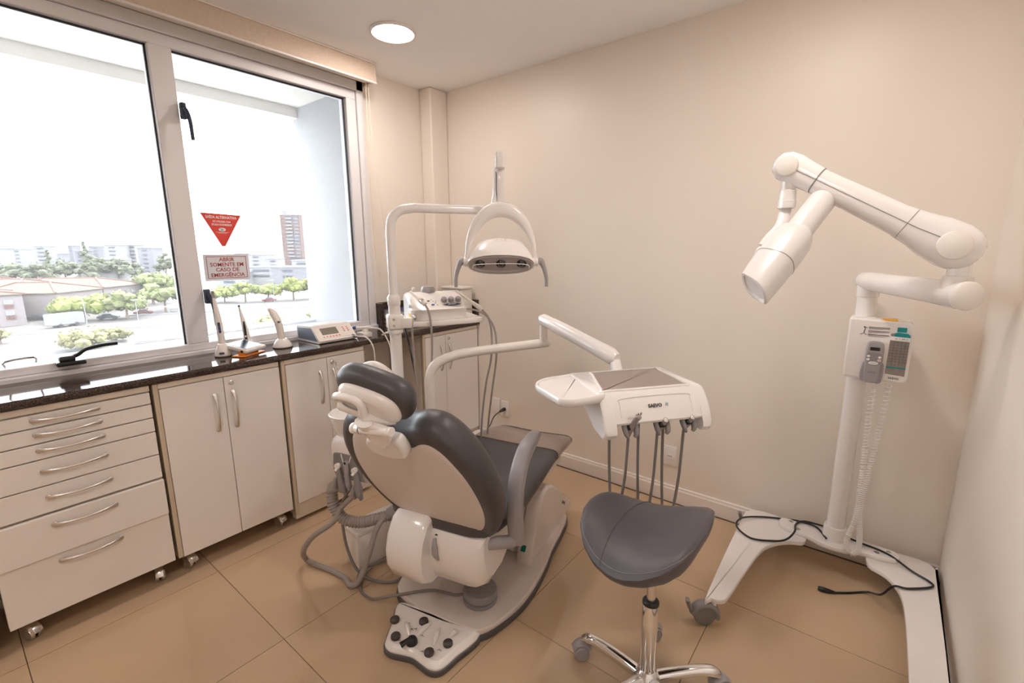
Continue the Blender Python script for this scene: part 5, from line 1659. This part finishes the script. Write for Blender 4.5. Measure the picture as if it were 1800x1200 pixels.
# black mains cable draped over the base
zz = .1245
obj('mains_cable', tube(B(), G((2.440, -.160, .148), (2.395, -.080, .145), (2.330, -.070, .144), (2.250, -.062, zz), (2.170, -.105, zz), (2.105, -.180, zz + .006), (2.100, -.262, zz + .003), (2.170, -.318, zz), (2.250, -.285, zz), (2.298, -.238, zz + .001), (2.322, -.180, .143), (2.318, -.110, .144), (2.345, -.060, .145), (2.42, -.050, .145)), .0042, 8, 8), 'black', xr)
obj('mains_cable', tube(B(), G((2.505, -.085, .144), (2.560, -.100, .144), (2.651, -.122, .143), (2.730, -.165, .124), (2.778, -.200, zz), (2.786, -.235, zz), (2.715, -.300, zz - .001), (2.672, -.315, .122), (2.640, -.300, .060), (2.60, -.235, .010), (2.540, -.280, .005), (2.490, -.318, .005)), .0042, 8, 8), 'black', xr)
obj('mains_plug', tube(B(), G((2.495, -.314, .006), (2.478, -.324, .010), (2.455, -.330, .011), (2.440, -.330, .010)), .009, 10, 3, radii=[.0055, .0085, .0105, .0085]), 'black', xr)
# ================================================================== THE CITY BELOW (the room is five floors up)
GZ = -14.6
M['asphalt'] = mat('pale_car_park_surface', (0.082, 0.075, 0.073), 0.9, vary=0.08, scale=0.05)
M['wallpink'] = mat('pale_pink_render', (0.19, 0.165, 0.168), 0.9, vary=0.03, scale=.3)
M['rooforange'] = mat('orange_clay_roof', (0.080, 0.057, 0.043), 0.9, vary=0.10, scale=.8)
M['cwhite'] = mat('white_city_render', (0.20, 0.20, 0.207), 0.9, vary=0.03, scale=.2)
M['clilac'] = mat('grey_city_render', (0.15, 0.152, 0.168), 0.9, vary=0.03, scale=.2)
M['cwin'] = mat('far_window_band', (0.05, 0.056, 0.075), 0.4)
M['brick'] = mat('far_red_brick', (0.115, 0.078, 0.074), 0.9, vary=0.06, scale=.5)
M['redpanel'] = mat('salmon_shutter', (0.10, 0.045, 0.038), 0.8)
M['leaf1'] = mat('bright_green_leaves', (0.125, 0.145, 0.030), 0.8, vary=0.35, scale=.9)
M['leaf2'] = mat('mid_green_leaves', (0.11, 0.125, 0.045), 0.8, vary=0.35, scale=.9)
M['leaf3'] = mat('olive_green_leaves', (0.155, 0.150, 0.065), 0.8, vary=0.35, scale=.9)
M['leaf4'] = mat('blue_green_leaves', (0.070, 0.080, 0.050), 0.8, vary=0.35, scale=.5)
M['bark'] = mat('grey_bark', (0.16, 0.12, 0.09), 0.9)
M['carred'] = mat('red_car_paint', (0.10, 0.014, 0.012), 0.3)
M['carwhite'] = mat('white_car_paint', (0.15, 0.15, 0.16), 0.3)
M['carblack'] = mat('dark_car_paint', (0.05, 0.055, 0.07), 0.3)
g = B()
box(g, -900, -20, -500, 700, GZ - .5, GZ)
struct('ground', g, 'asphalt', label='pale car park and streets far below the window')
# painted bay lines: one mesh
bm = B()
for k in range(9):
    y = 24 + k * 3.3
    f_ = Matrix.Translation((-112 - k * .3, y, GZ)) @ Matrix.Rotation(math.radians(18), 4, 'Z')
    box(bm, -2.4, 2.4, -.10, .10, 0.0, .03, mtx=f_)
for k in range(7):
    f_ = Matrix.Translation((-100 - k * 1.2, 3 + k * 3.0, GZ)) @ Matrix.Rotation(math.radians(18), 4, 'Z')
    box(bm, -2.4, 2.4, -.10, .10, 0.0, .03, mtx=f_)
for k in range(6):
    f_ = Matrix.Translation((-118 + k * 1.0, 50 + k * 3.0, GZ)) @ Matrix.Rotation(math.radians(18), 4, 'Z')
    box(bm, -2.4, 2.4, -.10, .10, 0.0, .03, mtx=f_)
o = obj('parking_lines', bm, 'cwhite', smooth=0)
tag(o, 'white painted bay lines across the car park below', 'marking', kind='stuff')
bm = B()
for (x, y, L, a) in ((-130, 14, 34, 1.15), (-140, 50, 46, 1.1)):
    f_ = Matrix.Translation((x, y, GZ)) @ Matrix.Rotation(a, 4, 'Z')
    box(bm, -L / 2, L / 2, -.25, .25, 0, .35, mtx=f_)
struct('kerb', bm, 'cwhite', smooth=0, label='white kerbs edging the car park')

def tree(x, y, z, w, h, kind, label, seed):
    rnd = random.Random(seed)
    t = thing('tree' if kind not in 'd' else 'bush', label, 'tree' if kind != 'd' else 'bush', (x, y, z), 'trees and bushes seen through the window')
    bm = B()
    if kind == 'f':
        nb = 26
        blobs = [(Vector((rnd.uniform(-1, 1) * w * .5 * (1 - k / nb) ** .7, rnd.uniform(-1, 1) * w * .5 * (1 - k / nb) ** .7, h * (.12 + .84 * k / nb))), w * (.28 * (1 - k / nb) + .08)) for k in range(nb)]
    else:
        nb = 30
        lowz = .12 if kind == 'd' else .22
        blobs = []
        for k in range(nb):
            a, r = rnd.uniform(0, 2 * PI), math.sqrt(rnd.random()) * .40 * w
            zz = h * (lowz + .20 + (.80 - lowz - .12) * rnd.random() * (1 - (r / (.5 * w)) ** 2))
            blobs.append((Vector((r * math.cos(a), r * math.sin(a), zz)), w * rnd.uniform(.10, .17)))
    c0 = Vector((x, y, z))
    for c, r in blobs:
        g = bmesh.ops.create_icosphere(bm, subdivisions=1, radius=1.0)
        for v in g['verts']:
            d = v.co.copy()
            v.co = c0 + c + Vector((d.x * r, d.y * r, d.z * r * .75)) * rnd.uniform(.8, 1.15)
        for _ in range(26):
            d = Vector((rnd.gauss(0, 1), rnd.gauss(0, 1), rnd.gauss(0, 1))).normalized()
            p = c0 + c + Vector((d.x * r, d.y * r, d.z * r * .78)) * rnd.uniform(.95, 1.22)
            u_ = Vector((rnd.gauss(0, 1), rnd.gauss(0, 1), rnd.gauss(0, 1))).normalized()
            v_ = d.cross(u_)
            if v_.length < .05:
                continue
            v_.normalize()
            s = max(.12, w * .030) * rnd.uniform(.7, 1.3)
            bm.faces.new([bm.verts.new(p + u_ * s), bm.verts.new(p + v_ * s * .7), bm.verts.new(p - u_ * s), bm.verts.new(p - v_ * s * .7)])
    me = bpy.data.meshes.new('crown')
    bmesh.ops.translate(bm, verts=bm.verts, vec=-c0)
    bm.to_mesh(me); bm.free()
    me.materials.append(M[{'a': 'leaf1', 'b': 'leaf2', 'c': 'leaf1', 'd': 'leaf3', 'f': 'leaf4', 'g': 'leaf4'}[kind]])
    link('crown', me, t, c0)
    tr = B()
    top = h * (.6 if kind != 'd' else .45)
    tube(tr, [c0, c0 + Vector((.1 * w * .2, 0, top * .5)), c0 + Vector((.03 * w, .02 * w, top))], .2, 8, 3, radii=[w * .030, w * .022, w * .012])
    for a in (0.3, 2.2, 4.2):
        tube(tr, [c0 + Vector((.015 * w, 0, top * .55)), c0 + Vector((.2 * w * math.cos(a), .2 * w * math.sin(a), top * .98))], .1, 6, radii=[w * .014, w * .008])
    obj('trunk', tr, 'bark', t)
TR = [('a', -149.5, 21.4, -14.6, 12.8, 7.0, 'broad bright green tree in front of the orange-roofed flats'),
      ('b', -144.6, 28.6, -14.6, 10.2, 7.1, 'round tree right of the bright green tree, before the flats'),
      ('b', -153.1, 39.0, -14.6, 11.1, 9.5, 'tall leafy tree at the right end of the orange-roofed flats'),
      ('b', -181.2, 43.5, -14.6, 14.6, 11.4, 'wide tree behind the right end of the flats'),
      ('b', -161.6, 45.4, -14.6, 6.8, 11.9, 'narrow tree hidden by the window mullion'),
      ('c', -167.6, 59.4, -14.6, 9.0, 5.3, 'leftmost tree of the row below the emergency sign'),
      ('c', -161.7, 63.5, -14.6, 9.8, 7.5, 'second tree from the left in the row below the emergency sign'),
      ('c', -159.2, 69.7, -14.6, 9.2, 6.5, 'middle tree of the row below the brick tower'),
      ('c', -155.8, 76.6, -14.6, 10.2, 9.0, 'tallest tree of the row, nearest the white fin wall'),
      ('c', -154.4, 82.3, -14.6, 8.8, 8.4, 'last tree of the row, partly behind the white fin wall'),
      ('d', -104.1, 13.7, -14.6, 7.8, 3.6, 'pale bush in the car park above the black window handle'),
      ('d', -107.8, 18.7, -14.6, 5.3, 3.0, 'smaller olive bush right of the pale car park bush'),
      ('d', -122.2, 5.2, -14.6, 3.7, 2.9, 'small bush at the left edge of the window'),
      ('d', -89.1, 38.3, -14.6, 7.0, 4.4, 'low bush behind the slim white wand'),
      ('d', -94.1, 49.1, -14.6, 3.0, 3.5, 'small yellow-green bush beside the white fin wall'),
      ('f', -319.7, 52.3, -14.6, 7.5, 23.5, 'tall pointed conifer behind the flats'),
      ('f', -390.5, 47.9, -14.6, 6.5, 19.5, 'distant pointed conifer left of the tall one'),
      ('g', -349.6, 27.8, -14.6, 17.5, 12.3, 'distant dark treetops at the far left skyline'),
      ('g', -340.1, 35.6, -14.6, 14.6, 12.2, 'distant treetops second from the left on the skyline'),
      ('g', -356.5, 49.0, -14.6, 15.8, 14.3, 'distant treetops left of the tall conifer'),
      ('g', -341.7, 61.0, -14.6, 15.8, 16.0, 'distant treetops right of the tall conifer'),
      ('g', -333.6, 67.6, -14.6, 14.6, 16.0, 'distant treetops before the twin white towers'),
      ('g', -276.0, 74.1, -14.6, 9.5, 18.0, 'distant tree by the mullion on the skyline'),
      ('g', -293.1, 19.6, -14.6, 6.3, 10.4, 'dark tree behind the left block of flats'),
      ('g', -327.2, 72.2, -14.6, 12.7, 12.7, 'low distant treetops below the banded tower')]
for i, (k, x, y, z, w, h, lab) in enumerate(TR):
    tree(x, y, z, w, h, k, lab, 100 + i)

def flats(P, ang, w, d, eave, rh, label, wins):
    """hip-roofed block; front along +u from corner P, depth along v (away)"""
    u_ = Vector((math.cos(ang), math.sin(ang), 0)); v_ = Vector((-math.sin(ang), math.cos(ang), 0))
    m = Matrix((u_, v_, ZV)).transposed().to_4x4(); m.translation = Vector((P[0], P[1], 0))
    t = thing('apartment_block', label, 'building', tuple(m @ Vector((w / 2, d / 2, GZ))), 'orange-roofed blocks of flats')
    obj('walls', box(B(), 0, w, 0, d, GZ, eave, mtx=m), 'wallpink', t, smooth=0)
    bm = B()
    e = .5
    r1 = [Vector((-e, -e, eave)), Vector((w + e, -e, eave)), Vector((w + e, d + e, eave)), Vector((-e, d + e, eave))]
    k = min(w, d) * .45
    r2 = [Vector((w / 2 - .05, k, eave + rh)), Vector((w / 2 + .05, k, eave + rh)), Vector((w / 2 + .05, d - k * .3, eave + rh)), Vector((w / 2 - .05, d - k * .3, eave + rh))]
    loft(bm, [[m @ p for p in r1], [m @ (p + Vector((0, 0, .2))) for p in r1], [m @ p for p in r2]])
    obj('roof', bm, 'rooforange', t, smooth=0)
    bm = B()
    for p_, q_ in zip(r1, r2):
        tube(bm, [m @ (p_ + Vector((0, 0, .25))), m @ (q_ + Vector((0, 0, .1)))], .22, 6)
    tube(bm, [m @ r2[0], m @ r2[3]], .22, 6)
    obj('ridge_tiles', bm, 'redpanel', t, smooth=0)
    for (x, z, ww, hh, kind) in wins:
        f_ = m @ Matrix.Translation((x, -.08, z)) @ Matrix.Rotation(PI / 2, 4, 'X')
        wo = obj('window', box(B(), -ww / 2, ww / 2, -hh / 2, hh / 2, -.05, .10, mtx=f_), 'cwin' if kind == 'g' else 'cwhite', t, smooth=0)
        if kind != 'g':
            obj('shutter', box(B(), -ww / 2, ww / 2, -hh / 2 - .9, -hh / 2 - .05, -.05, .16, mtx=f_), 'redpanel', wo, smooth=0)
fa_ = math.radians(134)
W1 = [(4.5, -10.4, 1.6, 1.2, 's'), (8.2, -10.2, 1.8, .9, 's'), (10.6, -10.3, 1.4, 1.1, 's'), (4.5, -12.9, 1.6, 1.0, 's'), (9, -12.9, 1.6, 1.0, 'g')]
flats((-151, -14.0), math.radians(92), 25.8, 14, -7.7, 2.6, 'block of flats at the left edge with orange hip roof and red shutters', [(23.4, -9.2, 1.5, 1.0, 's'), (23.4, -11.7, 1.5, 1.0, 's'), (20.9, -8.9, .8, .6, 'g'), (20.9, -11.2, .8, .6, 'g'), (18.6, -8.9, .8, .6, 'g')])
flats((-158.5, 18.2), fa_, 15.3, 17, -8.3, 2.4, 'front middle block of flats with red shutters behind the bright tree', W1)
flats((-169.5, 29.5), fa_, 16.5, 24, -8.1, 2.5, 'front right block of flats, its grey wall beside the tall tree', [(7.5, -10.2, 2.4, 1.6, 'g'), (11.5, -9.8, 1.6, 1.0, 's')])
for k, lab in enumerate(('orange-roofed block stepping back behind the middle flats', 'third orange-roofed gable stepping back to the left', 'furthest orange-roofed gable behind the left block')):
    flats((-173 - 13.5 * k, 13.2 - 3.4 * k), fa_, 17, 12.5, -7.7 + .25 * k, 2.4, lab, [(4, -10.5, 1.2, 1.0, 'g')])

TW = [(-444.0, 30.6, -440.9, 33.1, 4.9, 'cwhite', 'slim white tower at the very left of the skyline'),
      (-500.3, 37.6, -486.7, 48.4, 4.9, 'cwhite', 'wide pale tower second from the left on the skyline'),
      (-453.1, 49.4, -447.0, 54.2, 6.5, 'cwhite', 'tall white tower with dark window bands left of the conifers'),
      (-527.9, 68.0, -522.8, 72.0, 1.5, 'clilac', 'low grey tower between the conifers'),
      (-544.9, 80.7, -541.9, 83.2, 8.1, 'clilac', 'thin lilac tower left of the tall conifer'),
      (-445.6, 68.8, -441.1, 72.3, 3.3, 'clilac', 'grey tower just left of the tall conifer'),
      (-558.6, 96.5, -549.0, 104.1, 7.8, 'clilac', 'grey-topped block right of the tall conifer'),
      (-428.4, 82.0, -420.8, 88.0, 7.1, 'cwhite', 'left one of the twin white towers'),
      (-429.1, 94.4, -424.2, 98.2, 7.2, 'cwhite', 'right one of the twin white towers'),
      (-360.8, 84.3, -353.6, 90.0, 4.6, 'clilac', 'grey tower with dark window bands near the mullion'),
      (-341.9, 60.1, -333.2, 67.0, -2.1, 'cwhite', 'low white building below the grey-topped block'),
      (-379.2, 146.6, -373.5, 151.1, .6, 'cwhite', 'pale block between the sign and the brick tower'),
      (-350.3, 143.4, -339.9, 151.6, -.2, 'cwhite', 'wide white block left of the brick tower'),
      (-308.7, 137.5, -302.4, 142.5, -2.6, 'cwhite', 'small white block at the foot of the brick tower'),
      (-244.5, 97.4, -233.5, 106.1, -5.8, 'cwhite', 'low white house above the tree row, right of the sign'),
      (-212.9, 96.5, -200.9, 106.0, -5.2, 'clilac', 'low grey-roofed house above the tallest tree of the row'),
      (-244.0, 84.4, -234.6, 91.9, -8.0, 'cwhite', 'low white house behind the row of trees'),
      (-235.9, 117.4, -229.1, 122.8, -2.8, 'cwhite', 'white house by the fin wall')]
def tower(x0, y0, x1, y1, top, mt, label, floors=None, band=.62, name='tower', dep=None):
    a = Vector((x0, y0, 0)); b = Vector((x1, y1, 0))
    u_ = (b - a).normalized(); v_ = Vector((-u_.y, u_.x, 0))
    w = (b - a).length
    d = dep or max(8, w)
    m = Matrix((u_, v_, ZV)).transposed().to_4x4(); m.translation = a
    t = thing(name, label, 'building', tuple(m @ Vector((w / 2, d / 2, GZ))), 'distant buildings on the skyline')
    obj('walls', box(B(), 0, w, 0, d, GZ, top, mtx=m), mt, t, smooth=0)
    obj('parapet', box(B(), -.3, w + .3, -.3, d + .3, top, top + .5, mtx=m), 'cwhite', t, smooth=0)
    n = floors or max(2, int((top + 12) / 2.6))
    wm = finish(box(B(), 0, w * band, -.12, .05, 0, 1.1, mtx=m.to_3x3().to_4x4()), 0)
    wm.materials.append(M['cwin'])
    for k in range(n):
        inst('window', wm, t, m @ Vector((w * .3, 0, top - 2.0 - k * 2.6)))
    return t, m, w, d
for i, (x0, y0, x1, y1, top, mt, lab) in enumerate(TW):
    tower(x0, y0, x1, y1, top, mt, lab, band=.30 + .3 * ((i * 7) % 3) / 2)
t, m, w, d = tower(-424.0, 205.0, -410.5, 215.5, 34.0, 'brick', 'tall red-brown brick tower with rows of white balconies', floors=0, name='brick_tower', dep=14)
for k in range(12):
    obj('balcony', box(B(), w * .30, w * .62, -1.2, .0, 30.5 - 3.0 * k, 31.6 - 3.0 * k, mtx=m), 'cwhite', t, smooth=0)
    obj('window', box(B(), w * .68, w * .92, -.15, .0, 30.2 - 3.0 * k, 31.5 - 3.0 * k, mtx=m), 'clilac', t, smooth=0)
obj('water_tank', box(B(), w * .05, w * .3, 3, 8, 34, 38, mtx=m), 'clilac', t, smooth=0)

def car(x, y, a, mt, label):
    m = Matrix.Translation((x, y, GZ)) @ Matrix.Rotation(a, 4, 'Z')
    t = thing('car', label, 'car', (x, y, GZ), 'cars in the car park')
    pr = [(-2.1, .35), (-2.1, .8), (-1.9, .95), (-1.2, 1.0), (-.8, 1.42), (.7, 1.45), (1.2, 1.0), (2.0, .85), (2.1, .6), (2.1, .35)]
    obj('body', loft(B(), [[m @ Vector((px_, yy, pz)) for px_, pz in pr] for yy in (-.85, .85)]), mt, t, smooth=0)
    pr2 = [(-1.1, 1.02), (-.78, 1.36), (.66, 1.38), (1.05, 1.02)]
    obj('side_windows', loft(B(), [[m @ Vector((px_, yy, pz)) for px_, pz in pr2] for yy in (-.87, .87)]), 'cwin', t, smooth=0)
    for px_ in (-1.3, 1.3):
        for yy in (-.8, .8):
            obj('wheel', cyl(B(), m @ Vector((px_, yy - .1, .32)), m @ Vector((px_, yy + .1, .32)), .32, 12), 'black', t)
car(-122.6, 16.6, .3, 'carwhite', 'white car above the pale bush in the car park')
car(-151.0, 33.5, 1.2, 'carred', 'red car parked under the trees right of the flats')
car(-157.0, 69.0, 1.2, 'carred', 'red car parked under the row of trees below the brick tower')
car(-147.5, 25.5, 1.1, 'carblack', 'dark car under the bright green tree')
car(-160.0, 14.5, .9, 'carblack', 'dark car between the left and middle blocks of flats')
van = thing('white_trailer', 'white trailer with dark windows parked before the flats', 'trailer', (-142, 17, GZ))
mv = Matrix.Translation((-140.5, 16.6, GZ)) @ Matrix.Rotation(math.radians(110), 4, 'Z')
obj('body', box(B(), -3.2, 3.2, -1.2, 1.2, .5, 3.0, .15, 1, mv), 'cwhite', van)
for a in (-2.0, 0.4, 1.6):
    obj('window', box(B(), a, a + .9, 1.18, 1.24, 1.4, 2.5, mtx=mv), 'cwin', van, smooth=0)
for a in (-1.5, 1.5):
    obj('wheel', cyl(B(), mv @ Vector((a, -1.2, .45)), mv @ Vector((a, 1.2, .45)), .45, 12), 'black', van)
for x, y, h, lab in ((-125.3, 26.3, 6.0, 'left of the two white lamp posts in the car park'), (-108.0, 27.5, 5.6, 'nearer white lamp post beside the mullion'), (-146.7, 65.9, 7.5, 'white lamp post in front of the row of trees'), (-136.0, 19.5, 6.5, 'thin lamp post beside the white trailer')):
    t = thing('lamp_post', lab, 'lamp post', (x, y, GZ), 'car park lamp posts')
    obj('pole', cyl(B(), (x, y, GZ), (x, y, GZ + h), .10, 8, r2=.07), 'cwhite', t)
    obj('lantern', box(B(), x - .5, x + .5, y - .7, y + .5, GZ + h - .05, GZ + h + .12, .04, 1), 'cwhite', t)
